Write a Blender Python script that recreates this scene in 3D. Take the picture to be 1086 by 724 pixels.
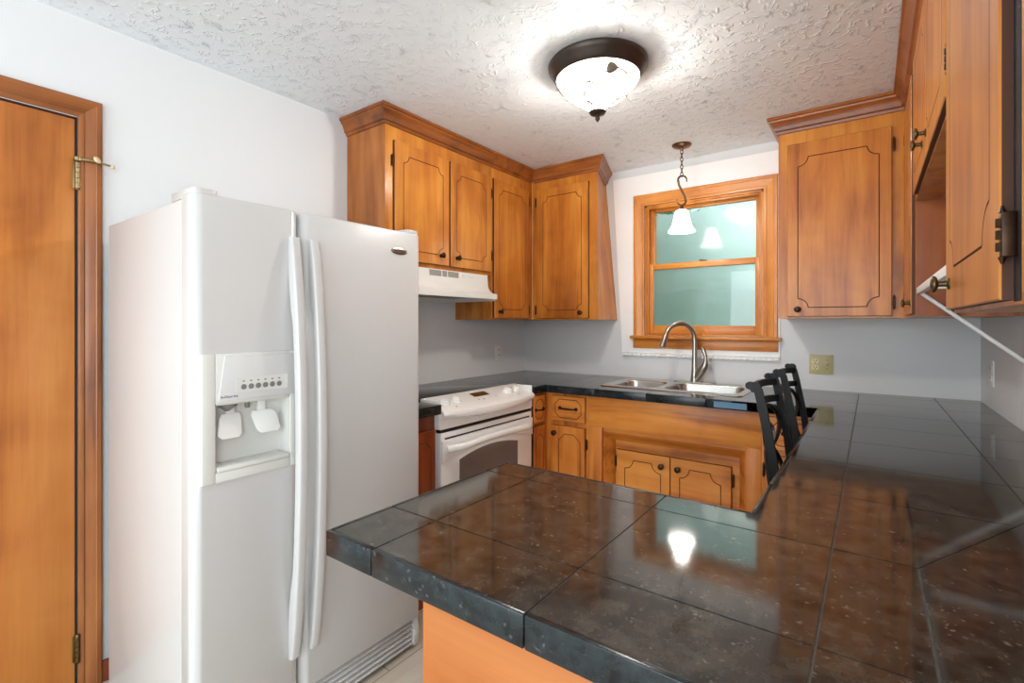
import bpy, bmesh, math, random
from mathutils import Vector, Matrix
random.seed(7)
for o in list(bpy.data.objects):
    bpy.data.objects.remove(o)
S = bpy.context.scene
COL = S.collection
PI = math.pi

# ------------------------------------------------------------------ camera
cd = bpy.data.cameras.new('camera'); cam = bpy.data.objects.new('camera', cd); COL.objects.link(cam)
cam.location = (0, 0, 1.285)
cam.rotation_euler = (PI/2, 0, 0.6318)
cd.sensor_width = 36.0
cd.lens = 520.5/1086*36.0
cd.shift_y = -18.8/1086
cd.clip_start = 0.03
S.camera = cam

# ------------------------------------------------------------------ world, light, exposure
S.view_settings.view_transform = 'Standard'
S.view_settings.look = 'None'
S.view_settings.gamma = 1.0
S.view_settings.use_curve_mapping = False
S.view_settings.exposure = 0.34
W = bpy.data.worlds.new('sky'); S.world = W; W.use_nodes = True
bg = W.node_tree.nodes['Background']
bg.inputs['Color'].default_value = (0.78, 0.87, 0.93, 1)
bg.inputs['Strength'].default_value = 1.15

def area(name, loc, rot, sx, sy, power, color):
    l = bpy.data.lights.new(name, 'AREA'); l.shape = 'RECTANGLE'; l.size = sx; l.size_y = sy
    l.energy = power; l.color = color
    o = bpy.data.objects.new(name, l); COL.objects.link(o); o.location = loc; o.rotation_euler = rot
    return o
# daylight through the rear opening, plus an unseen side lamp added as fill
area('daylight_rear_window', (-0.9, -2.72, 1.25), (PI/2, 0, 0), 2.2, 1.9, 62, (0.88, 0.95, 1.0))
area('added_side_fill', (1.56, -1.35, 1.45), (PI/2, 0, PI/2), 1.5, 1.3, 46, (0.88, 0.95, 1.0))
LAMP_FLUSH = 12.0
LAMP_BULB = 33.0
LAMP_PENDANT = 10.0

# ------------------------------------------------------------------ node helpers
def new_mat(name):
    m = bpy.data.materials.new(name); m.use_nodes = True
    nt = m.node_tree; b = nt.nodes['Principled BSDF']
    return m, nt, b
def N(nt, t, **kw):
    n = nt.nodes.new(t)
    for k, v in kw.items():
        if k.startswith('i_'): n.inputs[k[2:].replace('_', ' ')].default_value = v
        else: setattr(n, k, v)
    return n
def L(nt, a, ao, b, bi): nt.links.new(a.outputs[ao], b.inputs[bi])
def srgb(r, g, b):
    f = lambda c: (c/255/12.92 if c/255 <= 0.04045 else ((c/255+0.055)/1.055)**2.4)
    return (f(r), f(g), f(b), 1)
def plain(name, col, rough=0.5, metal=0.0, noise=0.0, nscale=40, bump=0.0, spec=0.5, coat=0.0):
    m, nt, b = new_mat(name)
    b.inputs['Base Color'].default_value = col
    b.inputs['Roughness'].default_value = rough
    b.inputs['Metallic'].default_value = metal
    b.inputs['Specular IOR Level'].default_value = spec
    b.inputs['Coat Weight'].default_value = coat
    b.inputs['Coat Roughness'].default_value = 0.08
    tc = N(nt, 'ShaderNodeTexCoord')
    nz = N(nt, 'ShaderNodeTexNoise'); nz.inputs['Scale'].default_value = nscale; nz.inputs['Detail'].default_value = 3
    L(nt, tc, 'Object', nz, 'Vector')
    if noise > 0:
        r = N(nt, 'ShaderNodeValToRGB')
        r.color_ramp.elements[0].position = 0.3; r.color_ramp.elements[1].position = 0.7
        r.color_ramp.elements[0].color = tuple(c*(1-noise) for c in col[:3])+(1,)
        r.color_ramp.elements[1].color = tuple(min(1, c*(1+noise*0.4)) for c in col[:3])+(1,)
        L(nt, nz, 'Fac', r, 'Fac'); L(nt, r, 'Color', b, 'Base Color')
    if bump > 0:
        bp = N(nt, 'ShaderNodeBump'); bp.inputs['Strength'].default_value = 1.0; bp.inputs['Distance'].default_value = bump
        L(nt, nz, 'Fac', bp, 'Height'); L(nt, bp, 'Normal', b, 'Normal')
    return m
def wood(name, axis, light, mid, dark, rough=0.36, coat=0.2, scale=1.0):
    """varnished wood, grain along the given axis (0,1,2)"""
    m, nt, b = new_mat(name)
    tc = N(nt, 'ShaderNodeTexCoord'); oi = N(nt, 'ShaderNodeObjectInfo')
    mul = N(nt, 'ShaderNodeVectorMath', operation='MULTIPLY'); 
    comb = N(nt, 'ShaderNodeCombineXYZ')
    for i, k in enumerate((13.0, 7.0, 29.0)):
        mm = N(nt, 'ShaderNodeMath', operation='MULTIPLY'); mm.inputs[1].default_value = k
        L(nt, oi, 'Random', mm, 0); L(nt, mm, 0, comb, i)
    add = N(nt, 'ShaderNodeVectorMath', operation='ADD')
    L(nt, tc, 'Object', add, 0); L(nt, comb, 0, add, 1)
    sc = [9.0*scale]*3; sc[axis] = 1.1*scale
    mul.inputs[1].default_value = sc
    L(nt, add, 0, mul, 0)
    n1 = N(nt, 'ShaderNodeTexNoise'); n1.inputs['Scale'].default_value = 1.0; n1.inputs['Detail'].default_value = 5; n1.inputs['Distortion'].default_value = 1.1
    L(nt, mul, 0, n1, 'Vector')
    # fine fibres
    mul2 = N(nt, 'ShaderNodeVectorMath', operation='MULTIPLY'); s2 = [90.0]*3; s2[axis] = 3.0; mul2.inputs[1].default_value = s2
    L(nt, add, 0, mul2, 0)
    n2 = N(nt, 'ShaderNodeTexNoise'); n2.inputs['Scale'].default_value = 1.0; n2.inputs['Detail'].default_value = 3
    L(nt, mul2, 0, n2, 'Vector')
    # broad blotches
    n3 = N(nt, 'ShaderNodeTexNoise'); n3.inputs['Scale'].default_value = 3.2; n3.inputs['Detail'].default_value = 3; n3.inputs['Distortion'].default_value = 0.8
    L(nt, add, 0, n3, 'Vector')
    r = N(nt, 'ShaderNodeValToRGB'); cr = r.color_ramp
    cr.elements[0].position = 0.24; cr.elements[0].color = dark
    cr.elements[1].position = 0.72; cr.elements[1].color = light
    e = cr.elements.new(0.47); e.color = mid
    mx = N(nt, 'ShaderNodeMath', operation='MULTIPLY_ADD'); mx.inputs[1].default_value = 0.22; 
    L(nt, n2, 'Fac', mx, 0)
    mm = N(nt, 'ShaderNodeMath', operation='MULTIPLY_ADD'); mm.inputs[1].default_value = 0.50; mm.inputs[2].default_value = -0.36
    L(nt, n3, 'Fac', mm, 0)
    a2 = N(nt, 'ShaderNodeMath', operation='ADD'); L(nt, n1, 'Fac', a2, 0); L(nt, mm, 0, a2, 1)
    L(nt, a2, 0, mx, 2)
    L(nt, mx, 0, r, 'Fac'); L(nt, r, 'Color', b, 'Base Color')
    b.inputs['Roughness'].default_value = rough
    b.inputs['Coat Weight'].default_value = coat; b.inputs['Coat Roughness'].default_value = 0.16; b.inputs['Specular IOR Level'].default_value = 0.35
    bp = N(nt, 'ShaderNodeBump'); bp.inputs['Strength'].default_value = 0.25; bp.inputs['Distance'].default_value = 0.0006
    L(nt, n2, 'Fac', bp, 'Height'); L(nt, bp, 'Normal', b, 'Normal')
    return m

# ------------------------------------------------------------------ materials
M = {}
wl, wm, wd = srgb(210, 140, 54), srgb(188, 112, 36), srgb(148, 80, 22)
M['wood_z'] = wood('maple_vertical', 2, wl, wm, wd)
M['wood_x'] = wood('maple_along_x', 0, wl, wm, wd)
M['wood_y'] = wood('maple_along_y', 1, wl, wm, wd)
pl_, pm_, pd_ = srgb(180, 110, 46), srgb(158, 90, 34), srgb(118, 62, 20)
M['side_z'] = wood('cabinet_side_veneer', 2, pl_, pm_, pd_)
cl_, cm_, cd_ = srgb(164, 96, 40), srgb(142, 78, 30), srgb(104, 54, 18)
M['crown_x'] = wood('crown_along_x', 0, cl_, cm_, cd_)
M['crown_y'] = wood('crown_along_y', 1, cl_, cm_, cd_)
M['niche'] = wood('niche_panel', 2, srgb(164, 92, 46), srgb(142, 74, 34), srgb(96, 46, 20))
M['base_z'] = wood('worn_base_vertical', 2, srgb(220, 140, 58), srgb(200, 114, 40), srgb(142, 72, 22), rough=0.45, coat=0.15)
M['base_x'] = wood('worn_base_along_x', 0, srgb(230, 152, 68), srgb(212, 128, 48), srgb(160, 86, 28), rough=0.45, coat=0.15)
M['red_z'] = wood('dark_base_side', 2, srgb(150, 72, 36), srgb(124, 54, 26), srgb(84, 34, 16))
M['door_z'] = wood('birch_door', 2, srgb(204, 132, 62), srgb(186, 112, 46), srgb(150, 82, 30), scale=0.55, rough=0.38, coat=0.25)
M['case_z'] = wood('casing_vertical', 2, srgb(170, 108, 58), srgb(150, 90, 46), srgb(110, 62, 32))
M['case_y'] = wood('casing_along_y', 1, srgb(170, 108, 58), srgb(150, 90, 46), srgb(110, 62, 32))
M['win_x'] = wood('window_pine_x', 0, srgb(222, 150, 70), srgb(206, 130, 52), srgb(168, 96, 36))
M['win_z'] = wood('window_pine_z', 2, srgb(222, 150, 70), srgb(206, 130, 52), srgb(168, 96, 36))
M['ply_x'] = wood('peninsula_plywood', 0, srgb(182, 112, 56), srgb(168, 96, 42), srgb(144, 76, 30), rough=0.5, coat=0.1, scale=0.7)
M['groove'] = plain('groove_stain_edge_shade', srgb(74, 38, 16), 0.6)
M['dark_gap'] = plain('shadow_gap_black', (0.006, 0.005, 0.004, 1), 0.8)
M['wall'] = plain('wall_paint', srgb(220, 222, 223), 0.55, bump=0.0004, nscale=220)
M['white_trim'] = plain('white_trim_paint', srgb(246, 246, 245), 0.4)
M['enamel'] = plain('white_enamel', srgb(201, 200, 198), 0.28, coat=0.3, bump=0.00006, nscale=600)
M['enamel_in'] = plain('dispenser_plastic', srgb(214, 214, 208), 0.4)
M['grey_plastic'] = plain('grey_plastic', srgb(120, 120, 116), 0.5)
M['panel_grey'] = plain('control_panel_plastic', srgb(208, 208, 206), 0.35)
M['bisque'] = plain('bisque_enamel', srgb(250, 249, 246), 0.25, coat=0.4)
M['hoodwhite'] = plain('hood_enamel', srgb(228, 227, 223), 0.35)
M['vent_grey'] = plain('vent_grey', srgb(150, 146, 138), 0.5)
M['cooktop'] = plain('black_glass', (0.012, 0.012, 0.013, 1), 0.12, spec=0.6)
M['ovenglass'] = plain('oven_glass', srgb(108, 106, 106), 0.12, spec=0.8)
M['black'] = plain('black_slot', (0.004, 0.004, 0.004, 1), 0.6)
M['amber'] = plain('amber_display', srgb(96, 66, 16), 0.25)
M['steel'] = plain('brushed_steel', srgb(206, 205, 200), 0.24, metal=1.0, noise=0.06, nscale=90)
M['nickel'] = plain('brushed_nickel', srgb(176, 170, 160), 0.3, metal=1.0)
M['chrome'] = plain('chrome_badge', srgb(196, 194, 190), 0.22, metal=1.0)
M['bronze'] = plain('aged_bronze', srgb(66, 48, 34), 0.38, metal=0.85, noise=0.25, nscale=60)
M['lampbronze'] = plain('oil_rubbed_bronze', srgb(66, 56, 50), 0.34, metal=0.55, noise=0.1, nscale=40)
M['leafmetal'] = plain('weathered_leaf_metal', srgb(150, 140, 124), 0.4, metal=0.4)
M['pendbronze'] = plain('antique_bronze', srgb(122, 92, 66), 0.35, metal=0.9, noise=0.2, nscale=80)
M['brass'] = plain('old_brass', srgb(150, 134, 98), 0.35, metal=1.0, noise=0.2, nscale=120)
M['agedbrass'] = plain('tarnished_brass', srgb(104, 88, 58), 0.4, metal=0.9, noise=0.3, nscale=120)
M['rubber'] = plain('cream_rubber', srgb(220, 206, 166), 0.6)
M['iron'] = plain('black_iron', (0.005, 0.005, 0.005, 1), 0.5, spec=0.3, noise=0.2, nscale=60)
M['ringgrey'] = plain('pewter_ring', srgb(170, 168, 164), 0.3, metal=0.8)
M['seat'] = plain('black_vinyl', (0.012, 0.011, 0.011, 1), 0.5, bump=0.0004, nscale=300)
M['ivory'] = plain('ivory_plate', srgb(196, 184, 132), 0.4)
M['ivory_l'] = plain('ivory_device', srgb(226, 216, 170), 0.4)
M['whiteplastic'] = plain('white_plastic', srgb(236, 236, 232), 0.4)
M['grout'] = plain('grey_grout', srgb(92, 90, 84), 0.75, noise=0.2, nscale=50)
M['blue'] = plain('blue_tape', srgb(74, 118, 150), 0.4)
M['leaf'] = plain('leaf_green', srgb(70, 120, 66), 0.6, noise=0.5, nscale=3)
M['bark'] = plain('bark', srgb(90, 76, 60), 0.8, noise=0.4, nscale=20)
M['lawn'] = plain('lawn', srgb(96, 130, 70), 0.9, noise=0.5, nscale=6)
M['text'] = plain('printed_text', srgb(70, 70, 72), 0.6)
M['textlight'] = plain('printed_grey_text', srgb(150, 150, 150), 0.6)

def granite(name, base_a, base_b, fleck):
    m, nt, b = new_mat(name)
    tc = N(nt, 'ShaderNodeTexCoord')
    n1 = N(nt, 'ShaderNodeTexNoise'); n1.inputs['Scale'].default_value = 26; n1.inputs['Detail'].default_value = 6
    n1.inputs['Roughness'].default_value = 0.7
    L(nt, tc, 'Object', n1, 'Vector')
    r = N(nt, 'ShaderNodeValToRGB'); r.color_ramp.elements[0].position = 0.36; r.color_ramp.elements[0].color = base_a
    r.color_ramp.elements[1].position = 0.68; r.color_ramp.elements[1].color = base_b
    L(nt, n1, 'Fac', r, 'Fac')
    v = N(nt, 'ShaderNodeTexVoronoi'); v.inputs['Scale'].default_value = 85
    n2 = N(nt, 'ShaderNodeTexNoise'); n2.inputs['Scale'].default_value = 34; n2.inputs['Detail'].default_value = 4
    dn = N(nt, 'ShaderNodeTexNoise'); dn.inputs['Scale'].default_value = 60; L(nt, tc, 'Object', dn, 'Vector')
    ds_ = N(nt, 'ShaderNodeVectorMath', operation='SCALE'); ds_.inputs['Scale'].default_value = 0.022; L(nt, dn, 'Color', ds_, 0)
    da = N(nt, 'ShaderNodeVectorMath', operation='ADD'); L(nt, tc, 'Object', da, 0); L(nt, ds_, 0, da, 1)
    L(nt, da, 0, v, 'Vector'); L(nt, tc, 'Object', n2, 'Vector')
    # flecks: close to a voronoi centre and noise high
    r2 = N(nt, 'ShaderNodeValToRGB'); r2.color_ramp.elements[0].position = 0.10; r2.color_ramp.elements[0].color = (1, 1, 1, 1)
    r2.color_ramp.elements[1].position = 0.30; r2.color_ramp.elements[1].color = (0, 0, 0, 1)
    L(nt, v, 'Distance', r2, 'Fac')
    r3 = N(nt, 'ShaderNodeValToRGB'); r3.color_ramp.elements[0].position = 0.50; r3.color_ramp.elements[1].position = 0.64
    L(nt, n2, 'Fac', r3, 'Fac')
    mu = N(nt, 'ShaderNodeMath', operation='MULTIPLY'); L(nt, r2, 'Color', mu, 0); L(nt, r3, 'Color', mu, 1)
    mx = N(nt, 'ShaderNodeMix', data_type='RGBA'); mx.inputs['B'].default_value = fleck
    mu2 = N(nt, 'ShaderNodeMath', operation='MULTIPLY'); mu2.inputs[1].default_value = 0.55; L(nt, mu, 0, mu2, 0)
    L(nt, mu2, 0, mx, 'Factor'); L(nt, r, 'Color', mx, 'A'); L(nt, mx, 'Result', b, 'Base Color')
    b.inputs['Roughness'].default_value = 0.075
    b.inputs['IOR'].default_value = 1.62
    bp = N(nt, 'ShaderNodeBump'); bp.inputs['Strength'].default_value = 0.5; bp.inputs['Distance'].default_value = 0.00006
    L(nt, n1, 'Fac', bp, 'Height'); L(nt, bp, 'Normal', b, 'Normal')
    return m
M['granite'] = granite('black_granite', (0.016, 0.014, 0.012, 1), (0.078, 0.066, 0.050, 1), (0.26, 0.24, 0.20, 1))
M['granite_edge'] = granite('granite_edge', (0.003, 0.005, 0.006, 1), (0.022, 0.032, 0.036, 1), (0.16, 0.18, 0.18, 1))
M['granite_edge'].node_tree.nodes['Principled BSDF'].inputs['Roughness'].default_value = 0.22; M['granite_edge'].node_tree.nodes['Principled BSDF'].inputs['IOR'].default_value = 1.4

def ceiling_mat():
    """white stomped ceiling: short ridges radiating from random centres"""
    m, nt, b = new_mat('stomped_ceiling_paint')
    b.inputs['Base Color'].default_value = srgb(236, 242, 246); b.inputs['Roughness'].default_value = 0.6
    tc = N(nt, 'ShaderNodeTexCoord')
    wn = N(nt, 'ShaderNodeTexNoise'); wn.inputs['Scale'].default_value = 14; wn.inputs['Detail'].default_value = 2
    L(nt, tc, 'Object', wn, 'Vector')
    ws = N(nt, 'ShaderNodeVectorMath', operation='SUBTRACT'); ws.inputs[1].default_value = (0.5, 0.5, 0.5); L(nt, wn, 'Color', ws, 0)
    wsc = N(nt, 'ShaderNodeVectorMath', operation='SCALE'); wsc.inputs['Scale'].default_value = 0.05; L(nt, ws, 0, wsc, 0)
    pv = N(nt, 'ShaderNodeVectorMath', operation='ADD'); L(nt, tc, 'Object', pv, 0); L(nt, wsc, 0, pv, 1)
    flat = N(nt, 'ShaderNodeVectorMath', operation='MULTIPLY'); flat.inputs[1].default_value = (1, 1, 0); L(nt, pv, 0, flat, 0)
    v = N(nt, 'ShaderNodeTexVoronoi', voronoi_dimensions='2D'); v.inputs['Scale'].default_value = 5.0
    L(nt, flat, 0, v, 'Vector')
    d = N(nt, 'ShaderNodeVectorMath', operation='SUBTRACT'); L(nt, flat, 0, d, 0); L(nt, v, 'Position', d, 1)
    s = N(nt, 'ShaderNodeSeparateXYZ'); L(nt, d, 0, s, 0)
    at = N(nt, 'ShaderNodeMath', operation='ARCTAN2'); L(nt, s, 'Y', at, 0); L(nt, s, 'X', at, 1)
    ln = N(nt, 'ShaderNodeVectorMath', operation='LENGTH'); L(nt, d, 0, ln, 0)
    an = N(nt, 'ShaderNodeMath', operation='MULTIPLY'); an.inputs[1].default_value = 2.4; L(nt, at, 0, an, 0)
    rn = N(nt, 'ShaderNodeMath', operation='MULTIPLY'); rn.inputs[1].default_value = 17; L(nt, ln, 'Value', rn, 0)
    sc = N(nt, 'ShaderNodeSeparateColor'); L(nt, v, 'Color', sc, 0)
    rc = N(nt, 'ShaderNodeMath', operation='MULTIPLY'); rc.inputs[1].default_value = 40; L(nt, sc, 0, rc, 0)
    cb = N(nt, 'ShaderNodeCombineXYZ'); L(nt, an, 0, cb, 0); L(nt, rn, 0, cb, 1); L(nt, rc, 0, cb, 2)
    n = N(nt, 'ShaderNodeTexNoise'); n.inputs['Scale'].default_value = 1.5; n.inputs['Detail'].default_value = 2
    L(nt, cb, 0, n, 'Vector')
    # ridge where noise crosses 0.5
    a1 = N(nt, 'ShaderNodeMath', operation='SUBTRACT'); a1.inputs[1].default_value = 0.5; L(nt, n, 'Fac', a1, 0)
    a2 = N(nt, 'ShaderNodeMath', operation='ABSOLUTE'); L(nt, a1, 0, a2, 0)
    r = N(nt, 'ShaderNodeValToRGB'); r.color_ramp.elements[0].position = 0.0; r.color_ramp.elements[0].color = (1, 1, 1, 1)
    r.color_ramp.elements[1].position = 0.085; r.color_ramp.elements[1].color = (0, 0, 0, 1); r.color_ramp.interpolation = 'EASE'
    L(nt, a2, 0, r, 'Fac')
    # break up into patches
    n3 = N(nt, 'ShaderNodeTexNoise'); n3.inputs['Scale'].default_value = 24; n3.inputs['Detail'].default_value = 1; L(nt, tc, 'Object', n3, 'Vector')
    r3 = N(nt, 'ShaderNodeValToRGB'); r3.color_ramp.elements[0].position = 0.45; r3.color_ramp.elements[1].position = 0.60; L(nt, n3, 'Fac', r3, 'Fac')
    mu = N(nt, 'ShaderNodeMath', operation='MULTIPLY'); L(nt, r, 'Color', mu, 0); L(nt, r3, 'Color', mu, 1)
    # cell borders fade
    bp = N(nt, 'ShaderNodeBump'); bp.inputs['Strength'].default_value = 1.0; bp.inputs['Distance'].default_value = 0.0030
    L(nt, mu, 0, bp, 'Height'); L(nt, bp, 'Normal', b, 'Normal')
    return m
M['ceiling'] = ceiling_mat()

def floor_mat():
    m, nt, b = new_mat('pale_plank_floor')
    tc = N(nt, 'ShaderNodeTexCoord')
    br = N(nt, 'ShaderNodeTexBrick'); br.inputs['Scale'].default_value = 1.0
    br.inputs['Brick Width'].default_value = 1.2; br.inputs['Row Height'].default_value = 0.18; br.inputs['Mortar Size'].default_value = 0.002
    br.inputs['Color1'].default_value = srgb(216, 206, 192); br.inputs['Color2'].default_value = srgb(202, 190, 172); br.inputs['Mortar'].default_value = srgb(140, 124, 104)
    mp = N(nt, 'ShaderNodeMapping'); mp.inputs['Rotation'].default_value = (0, 0, PI/2)
    L(nt, tc, 'Object', mp, 'Vector'); L(nt, mp, 'Vector', br, 'Vector')
    ms = N(nt, 'ShaderNodeMapping'); ms.inputs['Scale'].default_value = (30, 2, 1); L(nt, tc, 'Object', ms, 'Vector')
    nz = N(nt, 'ShaderNodeTexNoise'); nz.inputs['Scale'].default_value = 1; nz.inputs['Detail'].default_value = 4; L(nt, ms, 'Vector', nz, 'Vector')
    r = N(nt, 'ShaderNodeValToRGB'); r.color_ramp.elements[0].color = (0.6, 0.57, 0.53, 1); r.color_ramp.elements[1].color = (1, 1, 1, 1)
    L(nt, nz, 'Fac', r, 'Fac')
    mx = N(nt, 'ShaderNodeMix', data_type='RGBA', blend_type='MULTIPLY'); mx.inputs['Factor'].default_value = 0.7
    L(nt, br, 'Color', mx, 'A'); L(nt, r, 'Color', mx, 'B'); L(nt, mx, 'Result', b, 'Base Color')
    b.inputs['Roughness'].default_value = 0.4
    return m
M['floor'] = floor_mat()

def lamp_mat(name, col, strength):
    m, nt, b = new_mat(name)
    b.inputs['Base Color'].default_value = (0.9, 0.88, 0.84, 1); b.inputs['Roughness'].default_value = 0.22; M['granite_edge'].node_tree.nodes['Principled BSDF'].inputs['IOR'].default_value = 1.4
    b.inputs['Emission Color'].default_value = col; b.inputs['Emission Strength'].default_value = strength
    return m
M['flushglass'] = lamp_mat('lit_frosted_bowl', (1.0, 0.95, 0.88, 1), LAMP_FLUSH)
_nt = M['flushglass'].node_tree; _tr = N(_nt, 'ShaderNodeBsdfTransparent'); _mx = N(_nt, 'ShaderNodeMixShader'); _mx.inputs[0].default_value = 0.45
L(_nt, _nt.nodes['Principled BSDF'], 'BSDF', _mx, 1); L(_nt, _tr, 0, _mx, 2); L(_nt, _mx, 0, _nt.nodes['Material Output'], 'Surface')
M['pendglass'] = lamp_mat('lit_frosted_bell', (1.0, 0.95, 0.88, 1), LAMP_PENDANT)

def pane_mat(clear_z):
    m, nt, b = new_mat('fogged_window_glass')
    tc = N(nt, 'ShaderNodeTexCoord')
    b.inputs['Base Color'].default_value = (0.70, 0.93, 0.82, 1)
    b.inputs['Transmission Weight'].default_value = 1.0
    b.inputs['IOR'].default_value = 1.3
    b.inputs['Coat Weight'].default_value = 0.75; b.inputs['Coat Roughness'].default_value = 0.0; b.inputs['Coat IOR'].default_value = 1.5
    nz = N(nt, 'ShaderNodeTexNoise'); nz.inputs['Scale'].default_value = 5; nz.inputs['Detail'].default_value = 3
    L(nt, tc, 'Object', nz, 'Vector')
    r = N(nt, 'ShaderNodeMapRange'); r.inputs['From Min'].default_value = 0.3; r.inputs['From Max'].default_value = 0.7
    r.inputs['To Min'].default_value = 0.38; r.inputs['To Max'].default_value = 0.55
    L(nt, nz, 'Fac', r, 'Value')
    # a clear strip under the top rail where the fog has run off
    sp = N(nt, 'ShaderNodeSeparateXYZ'); L(nt, tc, 'Object', sp, 0)
    n2 = N(nt, 'ShaderNodeTexNoise'); n2.inputs['Scale'].default_value = 22; L(nt, tc, 'Object', n2, 'Vector')
    ad = N(nt, 'ShaderNodeMath', operation='MULTIPLY_ADD'); ad.inputs[1].default_value = -0.09; L(nt, n2, 'Fac', ad, 0); L(nt, sp, 'Z', ad, 2)
    st = N(nt, 'ShaderNodeMapRange'); st.inputs['From Min'].default_value = clear_z-0.045-0.006; st.inputs['From Max'].default_value = clear_z-0.045+0.006
    L(nt, ad, 0, st, 'Value')
    mxr = N(nt, 'ShaderNodeMix', data_type='FLOAT'); mxr.inputs['B'].default_value = 0.06
    L(nt, st, 'Result', mxr, 'Factor'); L(nt, r, 'Result', mxr, 'A'); L(nt, mxr, 'Result', b, 'Roughness')
    return m
M['pane'] = pane_mat(9.0)
M['pane_upper'] = pane_mat(0.375)

# ------------------------------------------------------------------ mesh helpers
class MB:
    def __init__(s): s.bm = bmesh.new()
    def _face(s, vs, mi=0):
        try:
            f = s.bm.faces.new(vs); f.material_index = mi; return f
        except ValueError: return None
    def box(s, x0, x1, y0, y1, z0, z1, bev=0.0, seg=2, mi=0):
        if x0 > x1: x0, x1 = x1, x0
        if y0 > y1: y0, y1 = y1, y0
        if z0 > z1: z0, z1 = z1, z0
        b = bmesh.new()
        vs = [b.verts.new((x, y, z)) for z in (z0, z1) for y in (y0, y1) for x in (x0, x1)]
        for q in ((0, 2, 3, 1), (4, 5, 7, 6), (0, 1, 5, 4), (2, 6, 7, 3), (0, 4, 6, 2), (1, 3, 7, 5)):
            b.faces.new([vs[i] for i in q]).material_index = mi
        if bev > 0: bmesh.ops.bevel(b, geom=b.edges[:], offset=bev, segments=seg, profile=0.5, affect='EDGES')
        s.add(b, mi); return s
    def add(s, b, mi=None, mat=None):
        if mat is not None: bmesh.ops.transform(b, matrix=mat, verts=b.verts[:])
        mp = {}
        for v in b.verts: mp[v] = s.bm.verts.new(v.co)
        for f in b.faces:
            nf = s._face([mp[v] for v in f.verts], f.material_index if mi is None else mi)
        b.free()
    def prism(s, poly, fn, a0, a1, bev=0.0, mi=0, seg=2):
        """poly: list of (p,q); fn(p,q,a)->xyz ; extruded from a0 to a1"""
        b = bmesh.new()
        lo = [b.verts.new(fn(p, q, a0)) for p, q in poly]; hi = [b.verts.new(fn(p, q, a1)) for p, q in poly]
        n = len(poly)
        b.faces.new(lo[::-1]); b.faces.new(hi)
        for i in range(n): b.faces.new([lo[i], lo[(i+1) % n], hi[(i+1) % n], hi[i]])
        bmesh.ops.recalc_face_normals(b, faces=b.faces[:])
        if bev > 0: bmesh.ops.bevel(b, geom=b.edges[:], offset=bev, segments=seg, profile=0.5, affect='EDGES')
        s.add(b, mi); return s
    def loft(s, rings, closed_ring=True, caps=True, mi=0):
        R = [[s.bm.verts.new(p) for p in r] for r in rings]
        for a, b in zip(R, R[1:]):
            n = len(a)
            for i in range(n if closed_ring else n-1): s._face([a[i], a[(i+1) % n], b[(i+1) % n], b[i]], mi)
        if caps and closed_ring: s._face(R[0][::-1], mi); s._face(R[-1], mi)
        return s
    def tube(s, pts, r, seg=10, closed=False, sx=1.0, mi=0, up=None):
        pts = [Vector(p) for p in pts]; n = len(pts)
        rr = r if isinstance(r, (list, tuple)) else [r]*n
        rings = []; prev = None
        for i, p in enumerate(pts):
            if closed: t = pts[(i+1) % n]-pts[i-1]
            else: t = pts[min(i+1, n-1)]-pts[max(i-1, 0)]
            t.normalize()
            if prev is None:
                u = Vector(up) if up else (Vector((0, 0, 1)) if abs(t.z) < 0.9 else Vector((1, 0, 0)))
                u = (u - t*u.dot(t)).normalized()
            else:
                u = (prev - t*prev.dot(t)); u.normalize()
            prev = u; w = t.cross(u)
            rings.append([p + (u*math.cos(a)*sx + w*math.sin(a))*rr[i] for a in [2*PI*k/seg for k in range(seg)]])
        if closed: rings.append(rings[0]); 
        if closed:
            R = [[s.bm.verts.new(q) for q in rg] for rg in rings[:-1]]
            R.append(R[0])
            for a, b in zip(R, R[1:]):
                for i in range(seg): s._face([a[i], a[(i+1) % seg], b[(i+1) % seg], b[i]], mi)
        else: s.loft(rings, mi=mi)
        return s
    def lathe(s, prof, c, axis=(0, 0, 1), seg=28, mi=0):
        """prof: (radius, height along axis)"""
        ax = Vector(axis).normalized(); u = Vector((1, 0, 0)) if abs(ax.x) < 0.9 else Vector((0, 1, 0))
        u = (u - ax*u.dot(ax)).normalized(); w = ax.cross(u); c = Vector(c)
        rings = []
        for r, h in prof:
            r = max(r, 1e-4)
            rings.append([c + ax*h + (u*math.cos(2*PI*k/seg)+w*math.sin(2*PI*k/seg))*r for k in range(seg)])
        s.loft(rings, mi=mi); return s
    def build(s, name, mat, parent=None, origin=None, smooth=True, angle=35, loc=None):
        bm = s.bm
        bmesh.ops.remove_doubles(bm, verts=bm.verts[:], dist=1e-6)
        bmesh.ops.recalc_face_normals(bm, faces=bm.faces[:])
        o0 = Vector(origin) if origin is not None else (parent_origin(parent) if parent else Vector((0, 0, 0)))
        bmesh.ops.translate(bm, verts=bm.verts[:], vec=-o0)
        me = bpy.data.meshes.new(name); 
        if smooth:
            for f in bm.faces: f.smooth = True
            ca = math.radians(angle)
            for e in bm.edges:
                if len(e.link_faces) != 2 or e.calc_face_angle(0) > ca: e.smooth = False
        bm.to_mesh(me); bm.free()
        for m in (mat if isinstance(mat, (list, tuple)) else [mat]): me.materials.append(m)
        o = bpy.data.objects.new(name, me); COL.objects.link(o)
        if parent: 
            o.parent = parent; o.location = o0 - parent_origin(parent)
        else: o.location = o0
        return o
def parent_origin(p):
    v = Vector(p.location)
    while p.parent: p = p.parent; v += Vector(p.location)
    return v
def thing(name, loc, label, cat, group=None):
    o = bpy.data.objects.new(name, None); COL.objects.link(o); o.location = loc; o.empty_display_size = 0.1
    o['label'] = label; o['category'] = cat
    if group: o['group'] = group
    return o
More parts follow.
